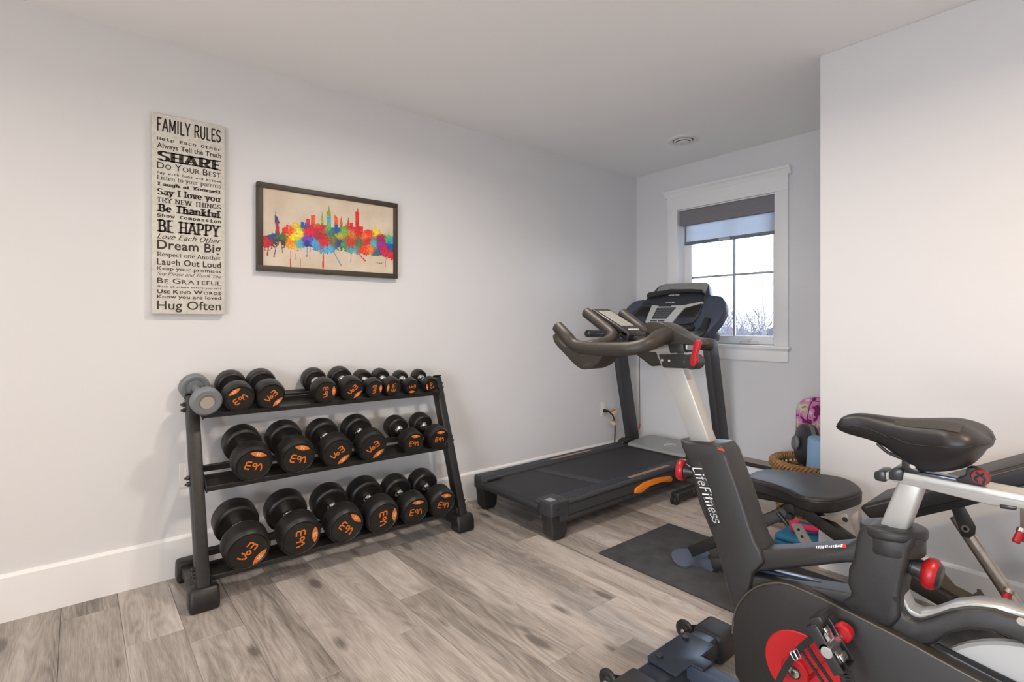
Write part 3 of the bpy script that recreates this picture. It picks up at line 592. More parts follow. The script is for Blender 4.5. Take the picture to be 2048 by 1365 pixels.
def inpoly(x, y, P):
    r_ = False
    for (xa, ya), (xb, yb) in zip(P, P[1:] + P[:1]):
        if (ya > y) != (yb > y) and x < (xb - xa) * (y - ya) / (yb - ya) + xa: r_ = not r_
    return r_
from mathutils import noise as mn
NX, NZ = 300, 166; dx, dz = (cx1 - cx0) / NX, (cz1 - cz0) / NZ
PV, PF, PCOL = [], [], []
for i in range(NX):
    xx = cx0 + (i + 0.5) * dx; tp = interp(TOP, xx); bt = interp(BOT, xx)
    for j in range(NZ):
        zz = cz0 + (j + 0.5) * dz; n1 = mn.noise((xx * 90, zz * 90, 1.0)); n2 = mn.noise((xx * 260, zz * 260, 4.0))
        ins = bt + n1 * 0.022 + n2 * 0.012 < zz < tp + 0.004 * n1
        if not ins and zz > bt: ins = any(a <= xx <= b and zz <= h for a, b, h in BL) or any(inpoly(xx, zz, g) for g in PG) or any(zb_ <= zz <= za_ and abs(xx - xa_) < w_ * (za_ - zz) / (za_ - zb_) + dx * 0.5 for xa_, za_, zb_, w_ in SPW)
        if not ins:
            for (p, q, w) in DRW:
                if q[1] - 0.004 <= zz <= p[1]:
                    f_ = (p[1] - zz) / (p[1] - q[1])
                    if abs(xx - (p[0] + (q[0] - p[0]) * min(f_, 1))) < w * (0.5 + 0.5 * f_): ins = True; break
        if not ins: continue
        qx = xx + n1 * 0.012; qz = zz + mn.noise((xx * 80, zz * 80, 9.0)) * 0.012
        best = sorted(((qx - p[0]) ** 2 + (qz - p[1]) ** 2, c) for p, c in ANW)[:3]
        ws = [1 / (d_ + 4e-6) ** 2 for d_, _ in best]; sw_ = sum(ws); col = [sum(w * c[k] for w, (_, c) in zip(ws, best)) / sw_ for k in range(3)]
        k_ = 1.0 + 0.28 * n2 + 0.18 * n1; col = [max(0, min(255, v_ * k_)) for v_ in col]
        n = len(PV); xa, xb, za, zb = xx - dx / 2, xx + dx / 2, zz - dz / 2, zz + dz / 2
        PV += [(xa, YC - 0.0006, za), (xb, YC - 0.0006, za), (xb, YC - 0.0006, zb), (xa, YC - 0.0006, zb)]; PF.append((n, n + 1, n + 2, n + 3)); PCOL.append(lin(col))
me = bpy.data.meshes.new('painted_skyline'); me.from_pydata(PV, [], PF); ca = me.color_attributes.new('Col', 'FLOAT_COLOR', 'CORNER')
flat = [v_ for c in PCOL for _ in range(4) for v_ in c]; ca.data.foreach_set('color', flat); me.materials.append(paint)
me.transform(Matrix.Translation(-t.location)); link(bpy.data.objects.new('painted_skyline', me), t)
mm = MB(); q = [pc(x, y) for x, y in ((1632, 1145), (1660, 1130), (1655, 1160), (1690, 1140), (1675, 1165), (1712, 1140), (1700, 1165), (1730, 1135))]
mm.tube([(a, YC - 0.001, b) for a, b in q], 0.0006, 4, 3); mm.build('signature', ink, t)
# ================================================================== DUMBBELL RACK
XL, XR = 0.398, 1.672
UB, UT = Vector((0, 2.455, 0.055)), Vector((0, 2.742, 0.832))
rk = root('dumbbell_rack', 'black steel three-tier dumbbell rack against the long wall', 'rack', ((XL + XR) / 2, 2.6, 0))
for xu, xo in ((XL, -1), (XR, 1)):
    mm = MB(); mm.beam(UB + Vector((xu, 0, 0)), UT + Vector((xu, 0, 0)), 0.05, 0.06, (1, 0, 0), 0.008); u_ = mm.build('upright', blk, rk)
    mm = MB(); mm.box((xu - 0.038, 2.45, 0.028), (xu + 0.038, 2.78, 0.075), bev=0.006); mm.build('foot_bar', blk, rk)
    for (ya, yb, s) in ((2.405, 2.495, -1), (2.735, 2.822, 1)):
        mm = MB()
        lo, hi = (ya, yb)
        pr = [(lo, 0), (hi, 0), (hi, 0.088), (lo + 0.022, 0.092), (lo + 0.004, 0.06)] if s < 0 else [(lo, 0), (hi, 0), (hi - 0.004, 0.06), (hi - 0.022, 0.098), (lo, 0.094)]
        xc_ = xu + 0.03 * 0
        mm.prism([(xc_ - 0.055, p, q) for p, q in pr], (0.11, 0, 0), 0.014, 3, ang=30); mm.build('rubber_foot', rub, rk)
TILT = math.radians(15)
SH = [(2.632, 0.766), (2.547, 0.464), (2.462, 0.116)]
for si, (yf, zf) in enumerate(SH):
    M = Matrix.Translation((0, yf, zf)) @ Matrix.Rotation(TILT, 4, 'X')
    x0, x1 = XL + 0.026, XR - 0.026; RL = 0.110 if si == 0 else 0.14
    for nm, bx in (('front_rail', [((x0, 0, -0.004), (x1, 0.072, 0)), ((x0, 0, -0.024), (x1, 0.004, -0.003)), ((x0, 0.0695, -0.003), (x1, 0.0735, 0.02))]), ('rear_rail', [((x0, RL, -0.004), (x1, 0.2, 0)), ((x0, RL, -0.003), (x1, RL + 0.004, 0.018 if si == 0 else 0.026))])):
        mm = MB()
        for a, b in bx: mm.box(a, b, M, bev=0.0012, seg=1)
        mm.build(nm, blk, rk)
    for xe, s in ((x0, 1), (x1, -1)):
        mm = MB(); mm.prism([M @ Vector((xe, p, q)) for p, q in ((-0.004, -0.03), (0.205, -0.018), (0.205, 0.02), (0.07, 0.02), (-0.004, 0.004))], (0.005 * s, 0, 0), 0.002, 1)
        pl_ = mm.build('end_plate', blk, rk)
        mm = MB()
        for p in (0.012, 0.19): mm.cyl(M @ Vector((xe + 0.003 * s, p, -0.014)), M @ Vector((xe + 0.013 * s, p, -0.014)), 0.0075, 10)
        mm.build('bolt', steel, pl_)
    for xu, s in ((XL, -1), (XR, 1)):
        f_ = (zf + 0.02 - UB.z) / (UT.z - UB.z); p = UB + (UT - UB) * f_ + Vector((xu, 0, 0))
        mm = MB()
        for k in (-0.012, 0.014):
            q = p + (UT - UB).normalized() * k
            mm.cyl(q, q + Vector((s * 0.036, 0, 0)), 0.0105, 8); mm.cyl(q, q + Vector((s * 0.044, 0, 0)), 0.005, 8)
        mm.build('bolt_pair', blks, rk)
for xu in (XL, XR):
    mm = MB(); mm.beam(UT + Vector((xu, 0, 0)), UT + Vector((xu, 0.003, 0.006)), 0.052, 0.062, (1, 0, 0), 0.001); mm.build('end_cap', rub, rk)

# ================================================================== DUMBBELLS
def dumbbell_meshes(n, r, L, hl):
    """local frame: axis along y, front face at -L/2"""
    P = {}
    hp = [(0, 0), (r * 0.80, 0), (r * 0.815, 0.0035), (r * 0.84, 0.0035), (r * 0.87, 0.0005), (r * 0.90, 0.0006), (r * 0.985, 0.016), (r, 0.022), (r, hl - 0.016), (r * 0.985, hl - 0.008), (r * 0.9, hl - 0.001), (r * 0.84, hl), (r * 0.8, hl - 0.003), (0, hl - 0.003)]
    for k, s in (('f', 1), ('b', -1)):
        mm = MB(); mm.lathe(hp, (0, -L / 2 * s, 0), (0, s, 0), 44); P['head' + k] = mm.build('head', rub, None, 40).data
    mm = MB(); rh = 0.0155 if n >= 15 else 0.0135; a = -L / 2 + hl - 0.004; b = -a; c_ = 0.022
    mm.lathe([(0, a), (rh * 1.55, a), (rh * 1.55, a + 0.008), (rh * 1.15, a + 0.011), (rh * 1.3, a + 0.015), (rh * 1.3, a + 0.019), (rh * 0.9, a + 0.024), (rh * 1.12, (a + b) / 2), (rh * 0.9, b - 0.024), (rh * 1.3, b - 0.019), (rh * 1.3, b - 0.015), (rh * 1.15, b - 0.011), (rh * 1.55, b - 0.008), (rh * 1.55, b), (0, b)], (0, 0, 0), (0, 1, 0), 20); P['handle'] = mm.build('handle', chrome).data
    yf = -L / 2 - 0.0004
    # lens badge near the rim
    mm = MB(); hw = r * 0.44; y_o = -r * 0.64; pts = []
    for k in range(17): u = -hw + 2 * hw * k / 16; pts.append((u, y_o - r * 0.14 * (1 - (u / hw) ** 2)))
    for k in range(1, 16): u = hw - 2 * hw * k / 16; pts.append((u, y_o + r * 0.15 * (1 - (u / hw) ** 2)))
    mm.prism([(u, yf, v) for u, v in pts], (0, -0.0008, 0)); P['badge'] = mm.build('weight_badge', orange, None, flat=True).data
    mm = MB(); s = str(n); two = font2d(s, 0.012); cap = r * 0.165; w_ = max(p[0] for p in two[0]) * cap * 1.15
    lettering(mm, two, (-w_ / 2, yf, y_o - cap / 2), (1, 0, 0), (0, 0, 1), w_, cap, (0, -1, 0), 0.0012); P['num'] = mm.build('weight_number', pale, None, flat=True).data
    # stylised V o reversed-E
    mm = MB(); h = r * 0.40; w = r * 0.034; zb = -r * 0.16
    def bar(p, q): 
        p, q = Vector((p[0], 0, p[1])), Vector((q[0], 0, q[1])); d = (q - p).normalized(); t_ = Vector((-d.z, 0, d.x)) * w
        mm.prism([p - t_ + Vector((0, yf, 0)), q - t_ + Vector((0, yf, 0)), q + t_ + Vector((0, yf, 0)), p + t_ + Vector((0, yf, 0))], (0, -0.0008, 0))
    def gap(p, q, e=0.10): 
        p, q = Vector(p), Vector(q); bar(p + (q - p) * e, q - (q - p) * e)
    x0, x1, x2 = -r * 0.44, -r * 0.12, r * 0.14
    gap((x0, zb + h), (x0 + r * 0.03, zb + h * .45), .06); gap((x0 + r * 0.03, zb + h * .45), (x0 + r * 0.14, zb), .06); gap((x0 + r * 0.14, zb), (x0 + r * 0.26, zb + h * .45), .06); gap((x0 + r * 0.26, zb + h * .45), (x0 + r * 0.28, zb + h), .06)
    s_ = r * 0.17; zc = zb + h * 0.1
    for p, q in (((x1, zc), (x1 + s_, zc)), ((x1 + s_, zc), (x1 + s_, zc + s_)), ((x1 + s_, zc + s_), (x1, zc + s_)), ((x1, zc + s_), (x1, zc))): gap(p, q, .08)
    e_ = r * 0.27
    for zz in (0, h / 2, h): gap((x2, zb + zz), (x2 + e_, zb + zz), .06)
    gap((x2 + e_, zb), (x2 + e_, zb + h / 2), .08); gap((x2 + e_, zb + h / 2), (x2 + e_, zb + h), .08)
    P['logo'] = mm.build('raised_logo', orange, None, flat=True).data
    for o in [o for o in list(COL.objects) if o.type == 'MESH' and o.data in P.values() and o.parent is None]: bpy.data.objects.remove(o)
    return P
SPEC = {50: (.0935, .300, .098), 45: (.089, .295, .096), 40: (.080, .285, .090), 35: (.083, .280, .090), 30: (.0785, .270, .084), 25: (.0635, .260, .078), 20: (.0662, .232, .074), 15: (.0615, .222, .068), 10: (.051, .200, .058), 5: (.0445, .180, .050)}
MESHES = {}
DB = [  # weight, front face pixel, lens direction in the face, shelf, front y, where
 (20, 480, 790, 125, 0, 'marked 20, next to the grey one'), (20, 543, 782, -45, 0, 'marked 20, left of the top tier gap'),
 (15, 652, 778, 3, 0, 'marked 15, right of the top tier gap'), (15, 706, 775, -45, 0, 'second 15 on the top tier'),
 (10, 750, 774, 3, 0, 'left of the two 10s, top tier'), (10, 787, 768, 178, 0, 'right of the two 10s, top tier'),
 (5, 825, 768, -90, 0, 'left of the two smallest, top tier'), (5, 863, 764, 197, 0, 'smallest, right end of top tier'),
 (35, 508, 920, 72, 1, 'leftmost on the middle tier, marked 35'), (35, 597, 908, 74, 1, 'second from left on the middle tier, marked 35'), (30, 676, 898, -52, 1, 'third from left on the middle tier, marked 30'), (30, 747, 889, -52, 1, 'fourth from left on the middle tier, marked 30'),
 (25, 828, 877, 84, 1, 'fifth from left on the middle tier, marked 25'), (25, 879, 869, 87, 1, 'rightmost on the middle tier, marked 25'),
 (50, 497, 1092, -40, 2, 'leftmost on the bottom tier, marked 50'), (50, 603, 1068, 3, 2, 'second from left on the bottom tier, marked 50'), (45, 694, 1046, 45, 2, 'third from left on the bottom tier, marked 45'), (45, 768, 1027, 5, 2, 'fourth from left on the bottom tier, marked 45'),
 (40, 832, 1013, 84, 2, 'fifth from left on the bottom tier, marked 40'), (40, 887, 998, 78, 2, 'rightmost on the bottom tier, marked 40')]
for n, px, py, th, si, where in DB:
    r, L_, hl = SPEC[n]
    if n not in MESHES: MESHES[n] = dumbbell_meshes(n, r, L_, hl)
    yr, zr = SH[si]; ov = 0.03 if n >= 20 else (0.022 if n >= 15 else 0.012)
    # front face centre: over the rail, resting on it
    ax = Vector((0, math.cos(TILT), math.sin(TILT))); nn = Vector((0, -math.sin(TILT), math.cos(TILT)))
    fc = Vector((0, yr, zr)) - ax * ov + nn * (r + 0.0005); fc.x = ony(px, py, fc.y).x
    ctr = fc + ax * (L_ / 2)
    t = root('dumbbell', 'black rubber dumbbell with orange print, ' + where, 'dumbbell', ctr, 'black dumbbells on the rack')
    t.rotation_mode = 'QUATERNION'; t.rotation_quaternion = (Matrix.Rotation(TILT, 3, 'X') @ Matrix.Rotation(-math.radians(th + 90), 3, 'Y')).to_quaternion()
    for key, nm in (('headf', 'head'), ('headb', 'head'), ('handle', 'handle'), ('badge', 'weight_badge'), ('num', 'weight_number'), ('logo', 'raised_logo')):
        link(bpy.data.objects.new(nm, MESHES[n][key]), t)
# grey dumbbell lying over the left upright
pa, pb = ony(415, 806, 2.583), ony(389, 775, 2.785)
ax = (pb - pa).normalized(); t = root('dumbbell', 'grey vinyl dumbbell with chrome end disc on top of the left upright', 'dumbbell', pa + (pb - pa) * 0.5)
Lg = (pb - pa).length
for s, (o_, d_) in enumerate(((pa, ax), (pb + ax * 0.025, -ax))):
    r = 0.061; mm = MB(); mm.lathe([(0, 0.002), (0.032, 0.002), (0.034, 0), (r - 0.008, 0), (r, 0.007), (r, 0.036), (r - 0.006, 0.042), (0.045, 0.043), (0.036, 0.038), (0.034, 0.044), (0, 0.046)], o_, d_, 44); h_ = mm.build('head', greyd, t)
    mm = MB(); mm.lathe([(0, -0.001), (0.028, -0.001), (0.03, 0.003)], o_, d_, 32); mm.build('chrome_end_disc', chrome, h_)
mm = MB(); mm.lathe([(0.0175, 0.03), (0.016, 0.07), (0.018, Lg / 2), (0.016, Lg - 0.05), (0.0175, Lg)], pa, ax, 20); mm.build('handle', greyd, t)

# ================================================================== TREADMILL
tm = root('treadmill', 'black folding treadmill with grey console in front of the window', 'treadmill', (2.75, 2.34, 0))
YN, YF = 1.995, 2.695
for (ya, yb, nm) in ((YN, YN + 0.095, 'side_rail'), (YF - 0.085, YF, 'side_rail')):
    mm = MB(); mm.prism([(1.99, ya, 0.095), (1.99, ya, 0.19), (1.99, ya + 0.012, 0.204), (1.99, yb - 0.01, 0.204), (1.99, yb, 0.196), (1.99, yb, 0.095)], (1.36, 0, 0.01), 0.004); sr = mm.build(nm, tmp, tm)
    for k in range(5):
        mm = MB(); yy = ya + 0.02 + k * 0.014; mm.prism([(2.02, yy, 0.2035), (2.02, yy + 0.009, 0.2035), (2.02, yy + 0.007, 0.2072), (2.02, yy + 0.002, 0.2072)], (1.3, 0, 0.0095)); mm.build('foot_ridge', mat('tread_ridge', (50, 53, 62), 0.32) if 'tread_ridge' not in MATS else MATS['tread_ridge'], sr)
    mm = MB(); mm.prism([(2.04, ya + 0.012, 0.078), (3.3, ya + 0.012, 0.095), (3.3, ya + 0.012, 0.12), (2.04, ya + 0.012, 0.1)], (0, yb - ya - 0.024, 0), 0.004); mm.build('lower_skirt', blkp, tm)
    ib = yb if ya == YN else ya; sg = 1 if ya == YN else -1
    mm = MB(); mm.prism([(1.925, ib - 0.004 * sg, 0.15), (1.925, ib - 0.004 * sg, 0.19), (1.945, ib - 0.004 * sg, 0.204), (2.06, ib - 0.004 * sg, 0.206), (2.06, ib - 0.004 * sg, 0.196), (1.94, ib - 0.004 * sg, 0.193), (1.918, ib - 0.004 * sg, 0.172), (1.905, ib - 0.004 * sg, 0.172), (1.91, ib - 0.004 * sg, 0.19)][1:6] + [(1.925, ib - 0.004 * sg, 0.189)], (0, 0.04 * sg, 0)); mm.build('belt_guard', tmp, tm)
    # rear end cap and leg
    mm = MB(); mm.box((1.922, ya - 0.004, 0.130), (2.06, yb + 0.003, 0.2125), bev=0.014, seg=3); ec = mm.build('end_cap', tmp, tm)
    mm = MB(); mm.prism([(1.93, ya + 0.006, 0.135), (2.055, ya + 0.006, 0.135), (2.05, ya + 0.006, 0.03), (2.03, ya + 0.006, 0.0), (1.975, ya + 0.006, 0.0), (1.945, ya + 0.006, 0.02)], (0, yb - ya - 0.012, 0), 0.01, 3); mm.build('rear_leg', blkp, tm)
    if ya == YN:
        mm = MB(); mm.cyl((1.97, ya - 0.0055, 0.17), (1.97, ya - 0.002, 0.17), 0.007, 14); mm.build('axle_hole', dark, ec)
        mm = MB(); mm.box((1.94, ya + 0.025, 0.212), (1.985, ya + 0.07, 0.2131)); mm.build('maker_label', mat('label_grey', (150, 152, 152), 0.5), ec)
        for k, zz in enumerate((0.1195, 0.1775)):
            mm = MB(); mm.prism([(2.05, ya - 0.002, zz), (3.3, ya - 0.002, zz + 0.0095), (3.3, ya - 0.002, zz + 0.0135), (2.05, ya - 0.002, zz + 0.004)], (0, 0.004, 0)); mm.build('side_groove', dark, sr)
# belt
mm = MB(); mm.prism([(1.935, YN + 0.1, 0.135), (1.915, YN + 0.1, 0.15), (1.915, YN + 0.1, 0.172), (1.935, YN + 0.1, 0.188), (3.38, YN + 0.1, 0.2), (3.38, YN + 0.1, 0.13)], (0, YF - YN - 0.19, 0), 0.006, 2, ang=20); bt_ = mm.build('running_belt', belt_m, tm)
mm = MB(); mm.prism([(2.42, YN + 0.12, 0.1927), (2.50, YN + 0.12, 0.1934), (2.40, YF - 0.12, 0.1925), (2.32, YF - 0.12, 0.1918)], (0, 0, 0.0012)); mm.build('bluish_stripe', mat('belt_stripe', (50, 53, 60), 0.6), bt_)  # slightly lighter, bluish stripe across the belt
for ya, x0_ in ((YN + 0.02, 2.62), (YF - 0.06, 2.55)):
    mm = MB(); mm.prism([(x0_, ya, 0.2055 + (x0_ - 1.99) * 0.0074), (x0_ + 0.42, ya, 0.2055 + (x0_ - 1.57) * 0.0074), (x0_ + 0.42, ya + 0.028, 0.2055 + (x0_ - 1.57) * 0.0074), (x0_, ya + 0.028, 0.2055 + (x0_ - 1.99) * 0.0074)], (0, 0, 0.0028)); mm.build('rail_decal', mat('decal_copper', (150, 126, 112), 0.5) if 'decal_copper' not in MATS else MATS['decal_copper'], tm)
# orange release handle on the near side
pts = [ony(px, py, YN - 0.012) for px, py in ((1271, 988), (1273, 978), (1290, 966), (1316, 957), (1342, 953), (1346, 958), (1344, 964), (1322, 966), (1300, 974), (1290, 982), (1282, 987))]
mm = MB(); mm.prism(pts, (0, 0.02, 0), 0.004, 2); mm.build('release_handle', orangeh, tm)
# motor hood
hood = mat('hood_silver', (150, 153, 152), 0.4, 0.1)
H = [Vector(p) for p in ((3.20, YN + 0.06, 0.215), (3.20, YF - 0.06, 0.215), (3.62, YF - 0.08, 0.215), (3.62, YN + 0.08, 0.215))]
mm = MB(); 
pr = [(3.325, 0.2), (3.33, 0.222), (3.37, 0.232), (3.55, 0.25), (3.63, 0.25), (3.67, 0.235), (3.68, 0.19)]
mm.prism([(x, YN + 0.085, z) for x, z in pr], (0, YF - YN - 0.18, 0), 0.018, 3, ang=50); hd = mm.build('motor_hood', hood, tm)
c0 = Vector((3.46, 2.3, 0.2415)); mm = MB(); mm.lathe([(0.035, 0), (0.04, 0.001), (0.045, 0)], c0, (-0.1, 0, 1), 24); mm.tube([c0 + Vector((-0.03, 0.03, -0.005)), c0 + Vector((0.0, 0, 0.001)), c0 + Vector((0.03, -0.03, 0.006))], 0.0025, 6); mm.build('hood_emblem', mat('emblem_pale', (196, 198, 196), 0.4), hd)
for yy in (YN + 0.02, YF - 0.075):
    mm = MB(); mm.prism([(3.29, yy, 0.2), (3.315, yy, 0.236), (3.36, yy, 0.25), (3.42, yy, 0.244), (3.46, yy, 0.2)], (0, 0.06, 0), 0.01, 3); mm.build('front_cap', blkp, tm)
# uprights on a floor frame
for yc in (1.925, 2.725):
    mm = MB(); mm.beam((3.60, yc, 0.03), (3.365, yc, 1.085), 0.055, 0.125, (0, 1, 0), 0.012); mm.build('upright', tmp, tm)
    mm = MB(); mm.box((2.95, yc - 0.03, 0.02), (3.74, yc + 0.03, 0.075), bev=0.012, seg=3); mm.build('floor_rail', blkp, tm)
    mm = MB(); mm.cyl((2.955, yc - 0.02, 0.028), (2.955, yc + 0.02, 0.028), 0.028, 20); mm.build('transport_wheel', rub, tm)
    mm = MB(); mm.box((3.3, min(yc, 2.3) if yc > 2.3 else yc + 0.02, 0.1), (3.62, 2.62 if yc > 2.3 else YN + 0.02, 0.2), bev=0.01) if False else mm.box((3.42, yc - 0.03, 0.09), (3.6, yc + (0.09 if yc < 2.3 else -0.03), 0.19), bev=0.01); mm.build('pivot_bracket', blkp, tm)
mm = MB(); mm.box((3.66, 1.9, 0.02), (3.725, 2.75, 0.075), bev=0.01); mm.build('front_crossbar', blkp, tm)
# console, built on its own tilted plane
PN = Vector((-0.84, 0, 0.55)).normalized(); P0 = Vector((3.36, 2.3, 1.2))
def K(lst, lift=0.0): return [onpl(px, py, P0 + PN * lift, PN) for px, py in lst]
def kprism(name, lst, lift, depth, m_, bev=0.004, par=tm, smooth=0, **kw):
    pts = K(lst, lift); pts = spline(pts, smooth, True) if smooth else pts
    mm = MB(); mm.prism(pts, -PN * depth, bev, 2, ang=30); return mm.build(name, m_, par, **kw)
con = kprism('console_body', [(1290, 603), (1317, 572), (1330, 568), (1412, 564), (1418, 568), (1420, 590), (1408, 600), (1398, 632), (1385, 645), (1350, 652), (1300, 655), (1275, 640), (1262, 626)], 0.0, 0.07, tmc, 0.008)
kprism('top_panel', [(1318, 574), (1330, 568), (1411, 564.5), (1416, 569), (1409, 590), (1400, 580), (1340, 578), (1312, 586)], 0.006, 0.05, silverd, 0.003, con)
kprism('reading_ledge', [(1293, 590), (1297, 585), (1340, 579), (1380, 578), (1405, 579), (1406, 585), (1380, 584), (1340, 586), (1298, 595), (1293, 594)], 0.035, 0.04, blks, 0.004, con)
kprism('display_panel', [(1297, 594), (1340, 587), (1406, 586), (1405, 603), (1370, 609), (1318, 611), (1286, 606)], 0.012, 0.02, mat('display_charcoal', (44, 48, 56), 0.35), 0.002, con)
kprism('control_panel', [(1304, 610), (1318, 612), (1370, 610), (1405, 602), (1406, 606), (1368, 616), (1340, 649), (1332, 654), (1290, 645)], 0.010, 0.02, mat('control_silver', (186, 189, 190), 0.4, var=0.05, vscale=200), 0.002, con)
kp = kprism('keypad', [(1314, 616), (1352, 615), (1332, 638), (1303, 638)], 0.0125, 0.003, mat('keypad_dark', (62, 65, 70), 0.45), 0.001, con)
rows = ((618, 1316, 1348), (622, 1313, 1344), (626, 1311, 1340), (630, 1309, 1337), (634, 1307, 1333))
for yy, xa, xb in rows:
    mm = MB()
    for k in range(5):
        xm = xa + (xb - xa) * (k + 0.5) / 5; q = K([(xm - 2, yy - 0.8), (xm + 2, yy - 0.8), (xm + 2, yy + 0.8), (xm - 2, yy + 0.8)], 0.0135); mm.prism(q, -PN * 0.001)
    mm.build('key_row', mat('key_print', (120, 124, 128), 0.5) if 'key_print' not in MATS else MATS['key_print'], kp)
for lst, m_ in (([(1301, 640.5), (1314, 640.5), (1312.5, 643), (1300, 643)], 'keypad_dark'), ([(1316.5, 640.5), (1330, 640.5), (1327, 643), (1315, 643)], 'keypad_dark'), ([(1318, 611.3), (1343, 611), (1342, 613), (1317, 613.3)], 'keypad_dark')): kprism('control_button', lst, 0.0125, 0.003, MATS[m_], 0.0005, con)
kprism('stop_button', [(1316, 644.5), (1326, 644.2), (1325, 646), (1315, 646)], 0.0125, 0.003, red, 0.0005, con)
u_ = (K([(1370, 590)])[0] - K([(1330, 592)])[0]).normalized(); u_ = Vector((0, -1, 0)); v_ = PN.cross(u_).normalized(); v_ = v_ if v_.z > 0 else -v_
mm = MB(); a_, b_ = K([(1337, 592.5), (1359, 590.5)], 0.0125); lettering(mm, font2d('NordicTrack', 0.03), a_, u_, v_, (b_ - a_).length, 0.016, PN); mm.build('brand_lettering', mat('white_print', (235, 235, 235), 0.5), con, flat=True)
mm = MB(); a_, b_ = K([(1331, 607), (1349, 606)], 0.0125); lettering(mm, marks2d(4, 6), a_, u_, v_, (b_ - a_).length, 0.011, PN); mm.build('small_lettering', MATS['white_print'], con, flat=True)
for lst in ([(1284, 610), (1303, 614), (1290, 634), (1265, 634)], [(1371, 616), (1402, 607), (1399, 618), (1388, 633), (1352, 635)]):
    h_ = kprism('cup_holder', lst, 0.006, 0.012, blks, 0.003, con)
    c_ = [sum(p[i] for p in lst) / len(lst) for i in (0, 1)]; kprism('cup_holder_hole', [(c_[0] + (p[0] - c_[0]) * 0.8, c_[1] + (p[1] - c_[1]) * 0.78) for p in lst], 0.0075, 0.004, dark, 0.001, h_)
wing = mat('console_wing', (66, 76, 92), 0.4, bump=0.2, bscale=900)
kprism('console_wing', [(1406, 592), (1425, 590), (1443, 592), (1451, 603), (1449, 620), (1438, 640), (1420, 660), (1404, 674), (1397, 676), (1392, 662), (1384, 650), (1396, 634), (1404, 612)], -0.005, 0.075, wing, 0.016, tm)
kprism('console_wing', [(1290, 598), (1268, 602), (1256, 612), (1247, 622), (1238, 632), (1243, 640), (1262, 640), (1272, 626)], -0.005, 0.075, wing, 0.014, tm)
mm = MB(); pp = [onx(px, py, 3.27) for px, py in ((1345, 652), (1390, 640), (1415, 640))]; mm.tube([(3.24, 2.25, 1.12), (3.24, 2.1, 1.125), (3.26, 1.98, 1.13)], 0.022, 12); mm.build('front_grip', blks, tm)
for yc, y2 in ((1.93, 1.93), (2.70, 2.70)):
    mm = MB(); mm.tube([(3.36, yc, 1.19), (3.30, yc, 1.12), (3.18, yc, 1.085), (2.98, yc, 1.085)], [0.026, 0.026, 0.028, 0.028], 14, 6); mm.build('side_handrail', blks, tm)
for yc in (1.925, 2.725):
    mm = MB(); mm.beam((3.39, yc, 1.05), (3.42, yc, 1.16), 0.065, 0.13, (0, 1, 0), 0.014); mm.build('upright_collar', blks, tm)
mm = MB(); mm.box((3.36, 1.95, 1.04), (3.42, 2.70, 1.085), bev=0.01); mm.build('console_crossbar', silverd, tm)
# safety key cord with red clip
s0 = ony(1279, 700, 2.62); s1 = ony(1280, 852, 2.62); mm = MB(); mm.tube([s0 + Vector((0, 0, 0.1)), s0, (s0 + s1) / 2, s1], 0.0022, 6); cc = mm.build('safety_cord', dark, tm)
mm = MB(); mm.tube([s1 + Vector((0.0, 0, 0.012)), s1 + Vector((-0.004, 0, -0.004)), s1 + Vector((-0.012, 0, -0.03))], 0.005, 8, 3); mm.build('red_clip', red, cc)
# power cord from the outlet
pg = ony(1208, 822, YW - 0.01)
pc_ = root('power_cord', 'black treadmill power cord with orange and white tags hanging from the outlet', 'cord', pg)
mm = MB(); mm.tube([pg + Vector((0, 0.004, 0)), pg + Vector((0.005, -0.03, 0.0)), pg + Vector((0.012, -0.045, 0.0))], [0.013, 0.012, 0.006], 10); mm.build('plug', dark, pc_)
yy = YW - 0.055; pts = [pg + Vector((0.008, -0.043, 0))] + [ony(px, py, yy) for px, py in ((1219, 825), (1226, 832), (1229, 845), (1230, 860), (1229.5, 885), (1232, 905))]
mm = MB(); mm.tube(pts, 0.0055, 8, 5); mm.build('cable', dark, pc_)
for lst, m_ in (([(1220, 823), (1230, 817.5), (1232, 820), (1222, 826)], orangeh), ([(1222, 826), (1232, 820), (1236, 825), (1228, 830)], paper), ([(1223, 840), (1232, 843), (1231, 846), (1222, 842)], orangeh), ([(1222, 842), (1231, 846), (1230, 852), (1221, 848)], paper)):
    mm = MB(); mm.prism([ony(px, py, yy - 0.007) for px, py in lst], (0, 0.001, 0)); mm.build('paper_tag', m_, pc_, flat=True)
# ================================================================== INDOOR BIKE
XC = 1.50
bk = root('exercise_bike', 'black indoor cycling bike with red accents in the foreground', 'exercise bike', (XC, 0.55, 0))
def bp_(name, lst, x0, x1, m_, bev=0.006, par=bk, sm=0, seg=2, extra=(), xp=None, **kw):
    """outline (pixels on the plane x = xp or x0) extruded from x0 to x1"""
    pts = [onx(px, py, xp or x0) for px, py in lst] + [Vector((x0, y, z)) for y, z in extra]
    for p in pts: p.x = x0
    if sm: pts = spline(pts, sm, True)
    mm = MB(); mm.prism(pts, (x1 - x0, 0, 0), bev, seg, ang=28); return mm.build(name, m_, par, **kw)
fc_ = bp_('front_column', [(1358, 877), (1372, 884), (1438, 889), (1449, 905), (1478, 985), (1500, 1055), (1510, 1085), (1520, 1101), (1528, 1128), (1505, 1150), (1500, 1180), (1484, 1240), (1471, 1236), (1455, 1185), (1430, 1090), (1397, 1010), (1376, 925), (1362, 895)], 1.452, 1.548, bikeb, 0.014, seg=3)
bp_('top_tube', [(1490, 1085), (1505, 1098), (1530, 1102), (1600, 1099), (1690, 1092), (1722, 1075), (1740, 1095), (1740, 1128), (1690, 1128), (1600, 1137), (1500, 1148), (1485, 1140)], 1.462, 1.538, bikeb, 0.018, seg=3)
